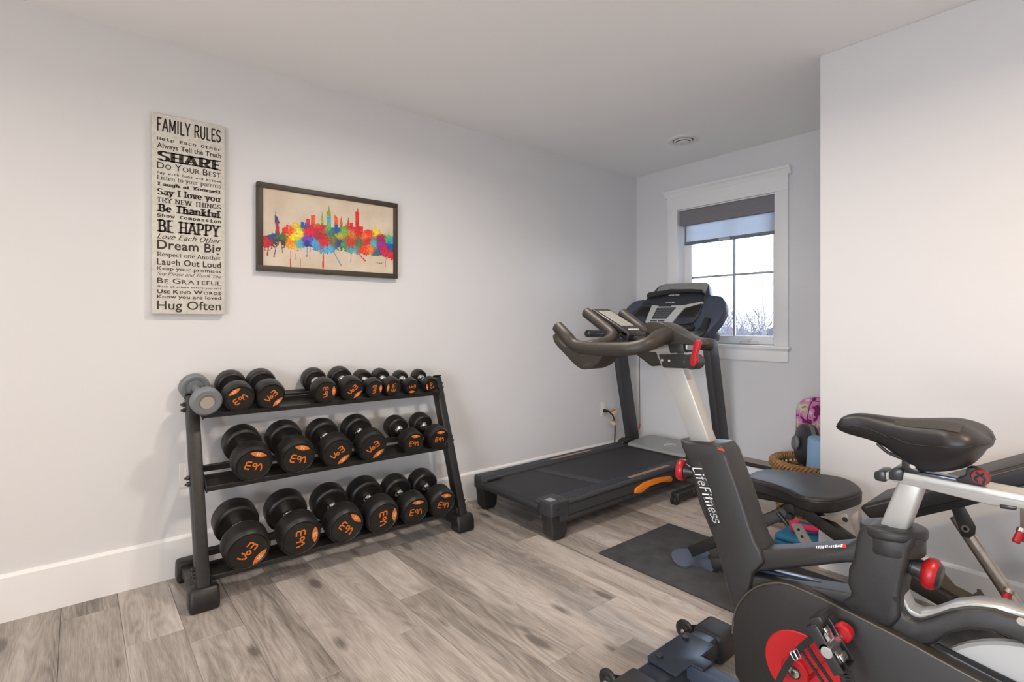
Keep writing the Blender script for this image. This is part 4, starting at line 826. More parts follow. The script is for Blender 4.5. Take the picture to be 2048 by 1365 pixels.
bp_('seat_column', [(1709, 1088), (1714, 1066), (1724, 1054), (1740, 1052), (1765, 1056), (1800, 1070), (1828, 1076), (1828, 1090), (1820, 1106), (1808, 1150), (1800, 1190), (1800, 1240), (1780, 1262), (1700, 1235), (1680, 1205), (1704, 1192), (1693, 1172), (1695, 1140), (1705, 1120)], 1.452, 1.548, bikeb, 0.012, seg=3)
ca_, cb_ = onx(1722, 1050, 1.5), onx(1857, 1074, 1.5); cyc = (ca_.y + cb_.y) / 2; csy = abs(ca_.y - cb_.y) / 2; czc = (ca_.z + cb_.z) / 2; csl = (cb_.z - ca_.z) / (cb_.y - ca_.y)
mm = MB(); mm.prism([(1.5 + 0.06 * math.cos(a), cyc + csy * math.sin(a), czc - 0.012 + csl * csy * math.sin(a)) for a in [2 * math.pi * k / 40 for k in range(40)]], (0, 0, 0.026), 0.009, 3, ang=40)
mm.prism([(1.5 + 0.054 * math.cos(a), cyc + csy * 0.93 * math.sin(a), czc - 0.05 + csl * csy * math.sin(a)) for a in [2 * math.pi * k / 40 for k in range(40)]], (0, 0, 0.045), 0.006, 2, ang=40); cl_ = mm.build('seat_collar', bikeb, bk)
mm = MB(); p = onx(1837, 1088, 1.441); mm.cyl(p, p + Vector((0.006, 0, 0)), 0.0075, 14); mm.build('collar_screw', dark, cl_)
for lst in ([(1757, 1090), (1763, 1084), (1764, 1091), (1770, 1093), (1758, 1093)], [(1778, 1095), (1786, 1091), (1799, 1096), (1797, 1098)]):
    bp_('scuff_mark', lst, 1.4508, 1.4522, mat('scuff_grey', (160, 156, 150), 0.7) if 'scuff_grey' not in MATS else MATS['scuff_grey'], 0)
rear_o = [(1487, 1148), (1600, 1172), (1710, 1191), (1770, 1200), (1803, 1216), (1812, 1236), (1832, 1245), (1858, 1238), (1895, 1225), (1935, 1219), (1985, 1224), (2048, 1246), (2120, 1285), (2200, 1350), (2270, 1440), (2300, 1540)]
rear_i = [(2230, 1540), (2200, 1460), (2150, 1380), (2090, 1322), (2040, 1288), (1990, 1268), (1940, 1262), (1900, 1270), (1866, 1292), (1800, 1300), (1700, 1270), (1580, 1210), (1500, 1200), (1480, 1235), (1472, 1220), (1480, 1180)]
bp_('rear_shroud', rear_o + rear_i, 1.462, 1.538, bikeb, 0.012, seg=3)
wo = [(1801, 1178), (1806, 1203), (1816, 1224), (1834, 1234), (1862, 1230), (1905, 1215), (1950, 1211), (2000, 1217), (2048, 1234), (2120, 1268), (2200, 1330)]
wi = [(2196, 1348), (2116, 1286), (2046, 1250), (2000, 1232), (1950, 1226), (1905, 1230), (1862, 1243), (1832, 1247), (1810, 1234), (1799, 1208), (1797, 1184)]
bp_('silver_trim_strip', [tuple(p) for p in wo + wi], 1.485, 1.535, silver, 0.004, xp=1.47)
# rear flywheel
A_, B_, C_ = [onx(px, py, 1.478) for px, py in ((1878, 1288), (1955, 1271), (2048, 1301))]
def circ(p, q, r_):
    ax_, ay_, bx_, by_, cx_, cy_ = p.y, p.z, q.y, q.z, r_.y, r_.z; d = 2 * (ax_ * (by_ - cy_) + bx_ * (cy_ - ay_) + cx_ * (ay_ - by_))
    ux = ((ax_ ** 2 + ay_ ** 2) * (by_ - cy_) + (bx_ ** 2 + by_ ** 2) * (cy_ - ay_) + (cx_ ** 2 + cy_ ** 2) * (ay_ - by_)) / d
    uy = ((ax_ ** 2 + ay_ ** 2) * (cx_ - bx_) + (bx_ ** 2 + by_ ** 2) * (ax_ - cx_) + (cx_ ** 2 + cy_ ** 2) * (bx_ - ax_)) / d
    return ux, uy, math.hypot(ax_ - ux, ay_ - uy)
fy, fz, frd = circ(A_, B_, C_); print('flywheel', fy, fz, frd)
frd = 0.235; fy, fz = 0.105, 0.278
mm = MB(); mm.lathe([(0, 0), (frd - 0.006, 0), (frd, 0.006), (frd, 0.02), (frd - 0.004, 0.025), (0, 0.025)], (1.478, fy, fz), (1, 0, 0), 96); mm.build('flywheel', mat('flywheel_grey', (186, 186, 184), 0.4, 0.35), bk)
# belt cover
cov = [(1465, 1268), (1467, 1236), (1480, 1204), (1507, 1178), (1545, 1167), (1582, 1172), (1640, 1197), (1700, 1227), (1800, 1278), (1900, 1333), (1980, 1376), (2048, 1412), (2150, 1465)]
cv_ = bp_('belt_cover', cov, 1.432, 1.475, bikec, 0.005, extra=[(-0.02, 0.34), (-0.05, 0.27), (-0.03, 0.19), (0.1, 0.12), (0.4, 0.082), (0.58, 0.078), (0.68, 0.105), (0.74, 0.165)])
rimp = [onx(px, py, 1.434) for px, py in cov[:12]]
mm = MB(); mm.tube(rimp, 0.0025, 8, 4); mm.build('cover_edge_highlight', mat('edge_highlight_grey', (74, 68, 60), 0.4), cv_)  # lighter line drawn as the highlight along the cover's bevelled edge
mm = MB(); mm.prism([onx(px, py, 1.476) for px, py in ((1868, 1290), (1876, 1287), (2060, 1378), (2200, 1448), (2200, 1456), (2050, 1386))], (-0.006, 0, 0)); mm.build('belt_guard_edge', dark, bk)
rc = onx(1603, 1338, 1.4318); rr_ = abs(onx(1535, 1315, 1.4318).y - rc.y) * 1.06
mm = MB(); mm.lathe([(0, 0.004), (rr_ - 0.002, 0.004), (rr_, 0.002), (rr_, -0.004)], (1.432, rc.y, rc.z), (-1, 0, 0), 72); mm.build('red_disc', redt, cv_)
# crank and pedal
h0 = onx(1598, 1336, 1.40); e0 = onx(1690, 1262, 1.40)
ck = root('crank_placeholder', 'x', 'x') if False else bk
mm = MB(); mm.lathe([(0, -0.03), (0.03, -0.03), (0.033, -0.026), (0.033, 0.03), (0, 0.03)], h0, (1, 0, 0), 32)
dv = (e0 - h0).normalized(); sd = Vector((0, -dv.z, dv.y))
mm.prism([h0 + sd * 0.024, h0 - sd * 0.024, e0 - sd * 0.016, e0 + sd * 0.016], (-0.022, 0, 0), 0.003)
mm.lathe([(0, -0.024), (0.017, -0.024), (0.02, -0.021), (0.02, 0.0), (0, 0)], e0, (1, 0, 0), 28); cr_ = mm.build('crank_arm', red, bk)
mm = MB(); mm.lathe([(0, -0.034), (0.006, -0.034), (0.006, -0.031), (0.0125, -0.031), (0.0125, -0.029), (0, -0.029)], h0, (1, 0, 0), 20); mm.build('crank_bolt', chrome, cr_)
mm = MB(); mm.lathe([(0.0125, -0.0305), (0.016, -0.0305), (0.016, -0.0295)], h0, (1, 0, 0), 20); mm.build('bolt_washer', dark, cr_)
pcn = onx(1663, 1290, 1.335); pd = (onx(1688, 1332, 1.335) - onx(1640, 1250, 1.335)).normalized(); pnn = Vector((0, -pd.z, pd.y)).normalized(); pnn = pnn if pnn.y < 0 else -pnn
M = Matrix(((1, 0, 0, pcn.x), (0, pd.y, pnn.y, pcn.y), (0, pd.z, pnn.z, pcn.z), (0, 0, 0, 1)))   # local: x lateral, y along plate, z up off the plate
pdl = bk
mm = MB()
mm.box((-0.036, -0.05, -0.014), (-0.032, 0.05, 0.012), M, 0.0015); mm.box((0.03, -0.05, -0.014), (0.034, 0.05, 0.012), M, 0.0015)
mm.box((-0.036, -0.053, -0.014), (0.034, -0.049, 0.012), M, 0.0015); mm.box((-0.036, 0.047, -0.014), (0.034, 0.05, 0.012), M, 0.0015); pdl = mm.build('pedal_cage', blks, bk)
mm = MB(); mm.lathe([(0, -0.036), (0.0135, -0.036), (0.0135, 0.0), (0.01, 0.05), (0.008, 0.065), (0, 0.065)], (0, 0, 0), (1, 0, 0), 18, M)
mm.box((-0.02, -0.028, -0.01), (0.02, 0.028, 0.008), M, 0.005); mm.box((-0.016, 0.018, 0.004), (0.016, 0.036, 0.014), M, 0.004); mm.box((-0.012, -0.038, 0.004), (0.012, -0.02, 0.013), M, 0.004); mm.build('pedal_cleat', chrome, pdl)
mm = MB(); mm.lathe([(0, -0.0385), (0.011, -0.0385), (0.0125, -0.036)], (0, 0.004, 0), (1, 0, 0), 20, M); mm.build('reflector_disc', mat('pedal_grey_disc', (158, 158, 156), 0.5), pdl)
mm = MB(); mm.box((-0.034, -0.066, 0.0), (0.032, -0.05, 0.03), M, 0.004); mm.build('toe_clip', blks, pdl)
def ribbon(name, lst, x, w, m_, par, th=0.003):
    pts = [onx(px, py, x) for px, py in lst]; pts = spline(pts, 5); mm = MB()
    for p, q in zip(pts, pts[1:]):
        d = (q - p).normalized(); n_ = Vector((0, -d.z, d.y)) * w / 2; mm.prism([p + n_, q + n_ + d * 0.001, q - n_ + d * 0.001, p - n_], (th, 0, 0))
    return mm.build(name, m_, par)
strap = mat('nylon_strap', (30, 29, 28), 0.8, var=0.3, vscale=500)
ribbon('pedal_strap', [(1640, 1266), (1618, 1282), (1598, 1300), (1578, 1326), (1560, 1358), (1548, 1390)], 1.318, 0.014, strap, pdl)
ribbon('pedal_strap', [(1612, 1290), (1630, 1320), (1650, 1348), (1672, 1380)], 1.318, 0.008, strap, pdl)
ribbon('pedal_strap', [(1600, 1298), (1622, 1332), (1650, 1372)], 1.32, 0.006, strap, pdl)
ribbon('pedal_strap', [(1682, 1330), (1696, 1350), (1704, 1385)], 1.322, 0.018, strap, pdl)
mm = MB(); bc = [onx(px, py, 1.315) for px, py in ((1580, 1306), (1594, 1298), (1602, 1316), (1590, 1322))]
mm.tube(bc + [bc[0]], 0.0018, 6); mm.tube([(bc[0] + bc[1]) / 2, (bc[2] + bc[3]) / 2], 0.0018, 6); mm.build('strap_buckle', chrome, pdl)
# base and stabilisers
mm = MB(); mm.box((1.475, -0.12, 0.04), (1.525, 0.94, 0.095), bev=0.008); mm.build('base_beam', blue_sheen_plate, bk)
stm = mat('stabiliser_black_blue_sheen', (48, 54, 66), 0.32, 0.3)  # blue tint includes a painted window reflection
mm = MB(); mm.box((1.30, 0.918, 0.02), (1.70, 1.008, 0.092), bev=0.014, seg=3); st = mm.build('front_stabiliser', stm, bk)
for xa, xb in ((1.215, 1.335), (1.665, 1.785)):
    mm = MB(); mm.box((xa, 0.908, 0.0), (xb, 1.018, 0.1), bev=0.02, seg=4); mm.build('end_cap', blkp, bk)
mm = MB(); pl4 = [(1.385, 0.90), (1.385, 1.0), (1.40, 1.012), (1.60, 1.012), (1.615, 1.0), (1.615, 0.90), (1.53, 0.90), (1.53, 0.86), (1.47, 0.86), (1.47, 0.90)]
mm.prism([(x, y, 0.094) for x, y in pl4], (0, 0, 0.008), 0.003); mm.build('mounting_plate', stm, bk)
mm = MB()
for xx in (1.425, 1.575): mm.cyl((xx, 0.985, 0.101), (xx, 0.985, 0.108), 0.011, 12)
mm.build('plate_bolt', blks, bk)
for xw in (1.285, 1.715):
    mm = MB(); mm.lathe([(0.0, -0.012), (0.017, -0.012), (0.019, -0.008), (0.03, -0.008), (0.036, -0.004), (0.036, 0.004), (0.03, 0.008), (0.019, 0.008), (0.017, 0.012), (0, 0.012)], (xw, 1.075, 0.037), (1, 0, 0), 32); w_ = mm.build('transport_wheel', rub, bk)
    mm = MB(); mm.cyl((xw - 0.0165, 1.075, 0.037), (xw - 0.012, 1.075, 0.037), 0.008, 14); mm.build('axle_cap', chrome, w_)
    mm = MB(); mm.prism([(xw + 0.013, 1.0, 0.03), (xw + 0.013, 1.0, 0.075), (xw + 0.013, 1.03, 0.07), (xw + 0.013, 1.088, 0.045), (xw + 0.013, 1.088, 0.03), (xw + 0.013, 1.07, 0.025)], (0.006, 0, 0), 0.001); mm.build('wheel_bracket', blks, bk)
mm = MB(); mm.box((1.25, -0.2, 0.0), (1.75, -0.11, 0.09), bev=0.015, seg=3); mm.build('rear_stabiliser', stm, bk)
for a, b in (((1.5, -0.1, 0.08), (1.5, 0.02, 0.3)),):
    mm = MB(); mm.beam(a, b, 0.05, 0.07, (1, 0, 0), 0.006); mm.build('frame_strut', bikec, bk)
bp_('brace_tube', [(1512, 1143), (1530, 1141), (1700, 1182), (1704, 1194), (1690, 1195), (1520, 1152)], 1.50, 1.535, mat('brace_blue_black', (58, 68, 84), 0.25, 0.2), 0.006)
# column lettering and decals
pn_ = bp_('logo_panel', [(1383, 927), (1402, 924), (1443, 1049), (1421, 1056)], 1.4505, 1.453, bikec, 0.0006)
o_, e_ = onx(1384, 936, 1.45), onx(1427, 1049, 1.45); u_ = (e_ - o_).normalized(); v_ = Vector((0, -u_.z, u_.y)); v_ = v_ if v_.y < 0 else -v_
mm = MB(); lettering(mm, stroke2d('LifeFitness', .13, .10, False, .3), o_ + v_ * 0.002, u_, v_, (e_ - o_).length, 0.030, (-1, 0, 0), 0.0008); mm.build('brand_lettering', MATS['white_print'], pn_, flat=True)
bp_('red_sticker', [(1434, 895), (1447, 899), (1449, 904), (1436, 900)], 1.4515, 1.453, mat('sticker_red', (196, 60, 48), 0.5), 0)
bp_('grey_sticker', [(1437, 901), (1449, 905), (1452, 912), (1440, 908)], 1.4515, 1.453, mat('sticker_dark', (60, 58, 58), 0.5), 0)
mm = MB(); p1, p2 = onx(1632, 1098.5, 1.461), onx(1686, 1095.5, 1.461); lettering(mm, marks2d(1, 12), p1, p2 - p1, (0, 0, 1), (p2 - p1).length, 0.0085, (-1, 0, 0)); mm.build('tube_lettering', MATS['white_print'], bk, flat=True)
bp_('red_decal', [(1681, 1089), (1692, 1088.5), (1693, 1096.5), (1682, 1097)], 1.4612, 1.463, MATS['sticker_red'], 0)
def dotc(name, px, py, x, r_, m_, d=0.004):
    p = onx(px, py, x); mm = MB(); mm.cyl(p, p + Vector((d, 0, 0)), r_, 12); return mm.build(name, m_, bk)
dotc('screw_hole', 1440, 1148, 1.4515, 0.004, dark); dotc('screw_hole', 1388, 984, 1.4515, 0.004, dark); dotc('screw_hole', 1792, 1200, 1.4515, 0.0065, dark); dotc('screw_hole', 2043, 1245, 1.4615, 0.008, steel)
# handlebar post, slider, clamp
bp_('handlebar_post', [(1309, 700), (1352, 700), (1421, 888), (1380, 884)], 1.478, 1.522, silver, 0.006)
bp_('slider', [(1276, 703), (1296, 692), (1345, 686), (1376, 690), (1372, 706), (1330, 706)], 1.475, 1.525, silver, 0.004)
bp_('slider_clamp', [(1334, 687), (1350, 686), (1352, 685), (1366, 686), (1367, 698), (1371, 705), (1340, 707), (1338, 700)], 1.462, 1.538, blkp, 0.003)
cp_ = bp_('clamp_plate', [(1316, 709), (1378, 710), (1388, 716), (1390, 724), (1387, 733), (1378, 738), (1325, 736)], 1.458, 1.476, blkp, 0.004)
for px, py, r_ in ((1324, 721, 0.0045), (1338, 722, 0.0045), (1371, 724, 0.0065)):
    p = onx(px, py, 1.457); mm = MB(); mm.cyl(p, p + Vector((0.003, 0, 0)), r_, 14); mm.build('clamp_bolt', chrome, cp_)
k0 = onx(1385, 724, 1.465); mm = MB(); mm.lathe([(0, -0.012), (0.021, -0.012), (0.024, -0.008), (0.024, 0.03), (0, 0.03)], k0, (1, 0, 0), 32); mm.build('clamp_dial', blks, bk)
ld_ = [(1378, 723), (1384, 700), (1387, 685), (1392, 680), (1398, 681), (1400, 687), (1397, 696), (1393, 706), (1393, 724), (1388, 734), (1380, 733)]
bp_('red_lever', ld_, 1.446, 1.462, red, 0.004, seg=3)
# handlebar
R_ = 0.0215
mm = MB()
near = [onx(1115, 654, 1.29), onx(1132, 672, 1.29), onx(1150, 691, 1.295), onx(1180, 697, 1.295), onx(1220, 698.5, 1.295), onx(1265, 697, 1.305), onx(1298, 688, 1.34), onx(1320, 676, 1.42), onx(1345, 671, 1.5), onx(1370, 677, 1.6), onx(1398, 687, 1.66), onx(1420, 690.5, 1.70)]
mm.tube(near, [R_ * .95, R_, R_, R_, R_, R_, R_ * 1.05, R_ * 1.25, R_ * 1.3, R_ * 1.15, R_, R_], 18, 6)
far = [onx(1400, 688, 1.68), Vector((1.70, 1.05, 1.085)), Vector((1.705, 1.22, 1.088)), Vector((1.71, 1.27, 1.115)), Vector((1.71, 1.312, 1.15))]
mm.tube(far, R_, 16, 5)
mm.tube([onx(1172, 625, 1.43), onx(1197, 645, 1.43), onx(1218, 662, 1.43), onx(1225, 672, 1.42), onx(1212, 684, 1.38), onx(1185, 691, 1.32), onx(1165, 694, 1.30)], R_ * .88, 16, 6)
mm.tube([onx(1244, 627, 1.57), onx(1268, 646, 1.57), onx(1288, 661, 1.57), onx(1302, 672, 1.60), onx(1322, 684, 1.68)], R_ * .88, 16, 6)
hb = mm.build('handlebar', grip, bk, 60)
bp_('handlebar_wing', [(1290, 652), (1297, 645), (1318, 645), (1340, 654), (1362, 668), (1390, 682), (1392, 692), (1360, 688), (1330, 690), (1312, 695), (1296, 694), (1301, 682), (1302, 672), (1295, 662)], 1.46, 1.53, grip, 0.018, seg=4, sm=3)
bh = bp_('bottle_holder', [(1105, 672), (1112, 668), (1117, 680), (1131, 694), (1150, 692), (1205, 703), (1203, 716), (1192, 730), (1176, 738), (1163, 739), (1150, 731), (1128, 708), (1110, 688)], 1.315, 1.40, grip, 0.008, sm=3)
bp_('holder_recess', [(1160, 708), (1201, 708), (1196, 715), (1160, 716)], 1.3135, 1.318, framem, 0.002, bh); bp_('holder_recess', [(1161, 727), (1185, 725), (1180, 733), (1166, 735)], 1.3135, 1.318, framem, 0.002, bh)
bp_('bottle_holder', [(1266, 703), (1312, 703), (1325, 715), (1322, 726), (1310, 732), (1301, 733), (1293, 727)], 1.60, 1.68, grip, 0.008, sm=3)
# console tablet
ta, tb = Vector((XC, 1.128, 1.118)), Vector((XC, 1.298, 1.205)); td = (tb - ta).normalized(); tn = Vector((0, -td.z, td.y)); tn = tn if tn.z > 0 else -tn
M = Matrix(((1, td.x, tn.x, ta.x), (0, td.y, tn.y, ta.y), (0, td.z, tn.z, ta.z), (0, 0, 0, 1))); TL = (tb - ta).length
mm = MB(); mm.box((-0.05, 0, -0.012), (0.05, TL, 0.012), M, 0.006, 3); mm.box((-0.05, -0.004, -0.022), (0.05, 0.035, 0.008), M, 0.006, 3); cs = mm.build('bike_console', blks, bk)
mm = MB(); mm.box((-0.036, 0.05, 0.0121), (0.036, TL - 0.022, 0.0132), M, 0.0004, 1); mm.build('console_screen', screen, cs)
mm = MB(); lettering(mm, marks2d(2, 8), M @ Vector((-0.03, 0.018, 0.0125)), (1, 0, 0), td, 0.06, 0.010, tn); mm.build('console_lettering', MATS['white_print'], cs, flat=True)
mm = MB(); mm.beam((XC, 1.06, 1.085), (XC, 1.16, 1.112), 0.05, 0.03, (1, 0, 0), 0.005); mm.build('console_mount', blkp, bk)
# adjuster knobs
p0 = onx(1378, 943, 1.5); ax_ = Vector((-0.25, 1, 0.05)).normalized()
mm = MB(); mm.lathe([(0.012, -0.05), (0.016, 0.0), (0.022, 0.012), (0.022, 0.022), (0, 0.022)], p0, ax_, 24); mm.build('knob_stem', blks, bk)
mm = MB(); mm.lathe([(0.02, 0.012), (0.031, 0.012), (0.034, 0.017), (0.034, 0.028), (0.03, 0.034), (0, 0.034)], p0, ax_, 32); mm.build('red_knob', red, bk)
p0 = onx(1806, 1124, 1.5); p1 = onx(1886, 1158, 1.5); ax_ = (p1 - p0).normalized(); kl = (p1 - p0).length
mm = MB(); mm.lathe([(0.014, 0), (0.019, 0.008), (0.019, kl * .25), (0.022, kl * .27), (0.022, kl * .5), (0.03, kl * .55), (0.03, kl * .6)], p0, ax_, 28); ks = mm.build('resistance_stem', blks, bk)
mm = MB(); mm.lathe([(0.024, kl * .5), (0.033, kl * .58), (0.0365, kl * .68), (0.0355, kl * .8), (0.031, kl * .88)], p0, ax_, 36); mm.build('resistance_knob', red, ks)
mm = MB(); mm.lathe([(0.031, kl * .88), (0.024, kl * .97), (0, kl * 1.0)], p0, ax_, 32); mm.build('knob_cap', blks, ks)
# seat post, rail, saddle
bp_('seat_post', [(1797, 960), (1850, 968), (1812, 1068), (1757, 1054)], 1.476, 1.524, silver, 0.008, seg=3)
sr_ = bp_('seat_rail', [(1776, 942), (1800, 943), (2048, 990), (2200, 1022), (2200, 1050), (2048, 1020), (1980, 1012), (1800, 968), (1778, 962)], 1.468, 1.532, silver, 0.006)
bp_('rail_groove', [(1802, 957), (2048, 1003), (2200, 1034), (2200, 1036.5), (2048, 1005.5), (1802, 959.5)], 1.4672, 1.4685, silverd, 0, sr_)
bp_('rail_end_cap', [(1748, 944), (1758, 941), (1770, 944), (1771, 966), (1750, 962), (1746, 954)], 1.472, 1.528, blks, 0.004, sr_)
bp_('rail_inner', [(1764, 946), (1785, 946), (1785, 960), (1764, 960)], 1.476, 1.524, silver, 0.002, sr_)
bp_('rail_sleeve', [(1776, 946), (1782, 938), (1800, 937), (1807, 945), (1803, 964), (1776, 960)], 1.462, 1.538, blks, 0.004, sr_)
bp_('rail_stop', [(1999, 1009), (2035, 1015), (2032, 1022), (2000, 1018)], 1.466, 1.534, blks, 0.002, sr_)
bp_('rail_top_glide', [(1830, 944), (1912, 958), (1912, 963), (1830, 950)], 1.485, 1.515, mat('glide_blue', (90, 104, 128), 0.25, 0.6), 0.001, sr_)
bp_('saddle_clamp', [(1802, 922), (1816, 918), (1834, 938), (1840, 944), (1835, 948), (1812, 946), (1803, 938)], 1.468, 1.532, blks, 0.004)
dotc('clamp_bolt', 1825, 933, 1.466, 0.006, steel)
mm = MB(); mm.tube([onx(1755, 888, 1.48), onx(1775, 905, 1.478), onx(1800, 916, 1.476), onx(1830, 930, 1.476)], 0.004, 8, 4); mm.tube([onx(1755, 888, 1.48) + Vector((0.04, 0, 0)), onx(1800, 916, 1.478) + Vector((0.044, 0, 0)), onx(1830, 930, 1.476) + Vector((0.048, 0, 0))], 0.004, 8, 4); mm.build('saddle_rail', blks, bk)
bp_('rear_dial_bracket', [(1911, 958), (1930, 952), (1932, 936), (1945, 936), (1968, 942), (1976, 955), (1972, 970), (1960, 974), (1915, 966)], 1.47, 1.50, blkp, 0.004)
p = onx(1961, 955, 1.468); mm = MB(); mm.lathe([(0, -0.004), (0.0145, -0.004), (0.0165, 0), (0.0165, 0.006)], p, (1, 0, 0), 28); dl = mm.build('red_dial', mat('dial_dark_red', (112, 26, 32), 0.5), bk)
mm = MB()
for s in (-1, 1): mm.tube([p + Vector((-0.0055, s * 0.006, 0.010)), p + Vector((-0.0055, s * 0.002, 0.004)), p + Vector((-0.0055, s * 0.008, -0.002)), p + Vector((-0.0055, s * 0.004, -0.011))], 0.002, 6, 4)
mm.build('dial_mark', blks, dl)
top = [(1677, 849), (1683, 837), (1697, 829), (1725, 827), (1765, 832), (1800, 836), (1850, 837), (1900, 838), (1938, 846), (1965, 859), (1980, 876)]
bot = [(1679, 860), (1700, 869), (1740, 880), (1770, 893), (1800, 915), (1830, 938), (1870, 943), (1905, 940), (1940, 932), (1962, 915), (1978, 892)]
TP = spline([onx(px, py, XC) for px, py in top], 4); BT_ = spline([onx(px, py, XC) for px, py in bot], 4)
def at_y(P, y):
    for p, q in zip(P, P[1:]):
        if min(p.y, q.y) <= y <= max(p.y, q.y): return p.z + (q.z - p.z) * (y - p.y) / (q.y - p.y + 1e-9)
    return P[0].z if y > P[0].y else P[-1].z
ys = TP[0].y - 0.002; ye = TP[-1].y - 0.004; NS = 30; bm = bmesh.new(); rings = []; ringz = []
for k in range(NS + 1):
    f = k / NS; y = ys + (ye - ys) * f; zt, zb = at_y(TP, y), at_y(BT_, y); wd = 0.03 + 0.075 * max(0, min(1, (f - 0.18) / 0.62)) ** 1.4 * 1.0
    wd *= math.sqrt(max(0.02, 1 - max(0, (f - 0.86) / 0.145) ** 3)) * math.sqrt(max(0.15, 1 - max(0, (0.06 - f) / 0.08) ** 2))
    zm_ = zt - (zt - zb) * (0.42 if f > 0.4 else 0.5); ring = []
    dip = 0.006 * max(0, min(1, (f - 0.3) / 0.3))
    for a in range(28):
        th = 2 * math.pi * a / 28; c_, s_ = math.cos(th), math.sin(th)
        if s_ >= 0: z = zm_ + (zt - zm_) * abs(s_) ** 0.75; w = wd * (1 if c_ > 0 else -1) * abs(c_) ** 0.7; z -= dip * math.exp(-(w / (wd * 0.28 + 1e-6)) ** 2)
        else: z = zm_ - (zm_ - zb) * abs(s_) ** 0.85; w = wd * (0.55 + 0.45 * (1 - abs(s_))) * (1 if c_ > 0 else -1) * abs(c_) ** 0.6
        ring.append(bm.verts.new((XC + w, y, z)))
    rings.append(ring)
for A2, B2 in zip(rings, rings[1:]):
    for a in range(28): bm.faces.new((A2[a], A2[(a + 1) % 28], B2[(a + 1) % 28], B2[a]))
bm.faces.new(rings[0]); bm.faces.new(rings[-1][::-1]); bmesh.ops.recalc_face_normals(bm, faces=bm.faces)
sl = [[Vector(r_[a].co) for r_ in rings] for a in (0, 14, 7)]; pg_ = [[Vector(rings[k][a].co) + Vector((0, 0, 0.0012)) for a in range(8, 12)] for k in range(13, 27)]; mm = MB(); mm._merge(bm); sdl = mm.build('saddle', vinyl, bk, 60)
mm = MB(); [mm.face([pg_[i][j], pg_[i + 1][j], pg_[i + 1][j + 1], pg_[i][j + 1]]) for i in range(len(pg_) - 1) for j in range(3)]; bmesh.ops.remove_doubles(mm.bm, verts=mm.bm.verts, dist=1e-5); mm.build('saddle_mesh_panel', mesh_f, sdl, 60)
for sd_ in (0, 1): mm = MB(); mm.tube(sl[sd_], 0.0014, 6, cap=False); mm.build('saddle_seam', dark, sdl)

# ================================================================== RUBBER MAT
m0, m1 = (2.022, 1.756), (2.632, -0.05)
mm = MB(); mm.box((m0[0], m1[1], 0.0), (m1[0], m0[1], 0.008), bev=0.002); tag(mm.build('rubber_mat', matm), 'flat dark grey rubber mat on the floor beside the treadmill', 'mat')

# ================================================================== ADJUSTABLE BENCH
ZS = 0.47
bn = root('weight_bench', 'black vinyl adjustable weight bench with raised backrest along the partition', 'weight bench', (2.38, 0.7, 0.008))
sp = [(1491, 953), (1529, 937.5), (1585, 941), (1640, 947), (1684, 954), (1712, 966), (1724, 979), (1711, 986), (1677, 996), (1650, 998), (1609, 994), (1575, 979), (1534, 965)]
pts = spline([onz(px, py, ZS) for px, py in sp], 3, True)
mm = MB(); mm.prism(pts, (0, 0, -0.062), 0.014, 3, ang=30); mm.build('seat_pad', vinyl, bn)
mm = MB(); ctr = sum(pts, Vector()) / len(pts); mm.tube([ctr + (p - ctr) * 1.002 + Vector((0, 0, -0.016)) for p in pts] + [ctr + (pts[0] - ctr) * 1.002 + Vector((0, 0, -0.016))], 0.0022, 6); mm.build('seat_piping', blks, bn)
# backrest: side outline on its near edge, runs along -y and rises
XN, XF = 2.235, 2.515
f0, f1 = onx(1716, 1013, XN), onx(2048, 927, XN); bd = (f1 - f0).normalized(); bn_ = Vector((0, -bd.z, bd.y)); bn_ = bn_ if bn_.z > 0 else -bn_
b0 = f0; LB = 0.86
def bk_(s, h): q = b0 + bd * s + bn_ * h; return q
mm = MB(); pr = [bk_(0.0, -0.006), bk_(0.02, 0.0), bk_(LB - 0.02, 0.0), bk_(LB, -0.02), bk_(LB - 0.01, -0.062), bk_(0.03, -0.062), bk_(0.012, -0.05)]
for p in pr: p.x = XN
mm.prism(pr, (XF - XN, 0, 0), 0.014, 3, ang=30); bp2 = mm.build('back_pad', vinyl, bn)
mm = MB(); mm.tube([Vector((XN + 0.001, q.y, q.z)) for q in (bk_(0.02, -0.012), bk_(LB - 0.02, -0.012))], 0.0028, 6); mm.build('pad_piping', piping, bp2)
mm = MB(); pr = [bk_(0.05, -0.058), bk_(0.5, -0.058), bk_(0.5, -0.088), bk_(0.12, -0.088)]
for p in pr: p.x = XN + 0.05
mm.prism(pr, (XF - XN - 0.1, 0, 0), 0.004); mm.build('pad_support_frame', blk, bn)
# rear support arm
BX_ = 2.36
A1 = onx(1932, 1062, 2.33); A2 = onx(2046, 1232, 2.33); ad = (A2 - A1).normalized()
mm = MB(); mm.cyl(A1 - ad * 0.05, A1 + ad * 0.62 if (A1 + ad * 0.62).z > 0.06 else A1 + ad * ((A1.z - 0.06) / -ad.z), 0.021, 24); mm.build('support_arm', steel, bn)
for xx in (2.292, 2.36):
    mm = MB(); pts = [onx(px, py, xx if xx < 2.3 else 2.36) for px, py in ((1900, 1014), (1925, 1008), (1952, 1055), (1950, 1070), (1938, 1078), (1924, 1074))]; mm.prism(pts, (0.006, 0, 0), 0.002); mm.build('pivot_plate', blk, bn)
p = onx(1931, 1058, 2.288); mm = MB(); mm.lathe([(0.006, -0.004), (0.011, -0.004), (0.011, 0.004), (0.006, 0.004)], p, (1, 0, 0), 20); mm.build('pivot_bolt', steel, bn)
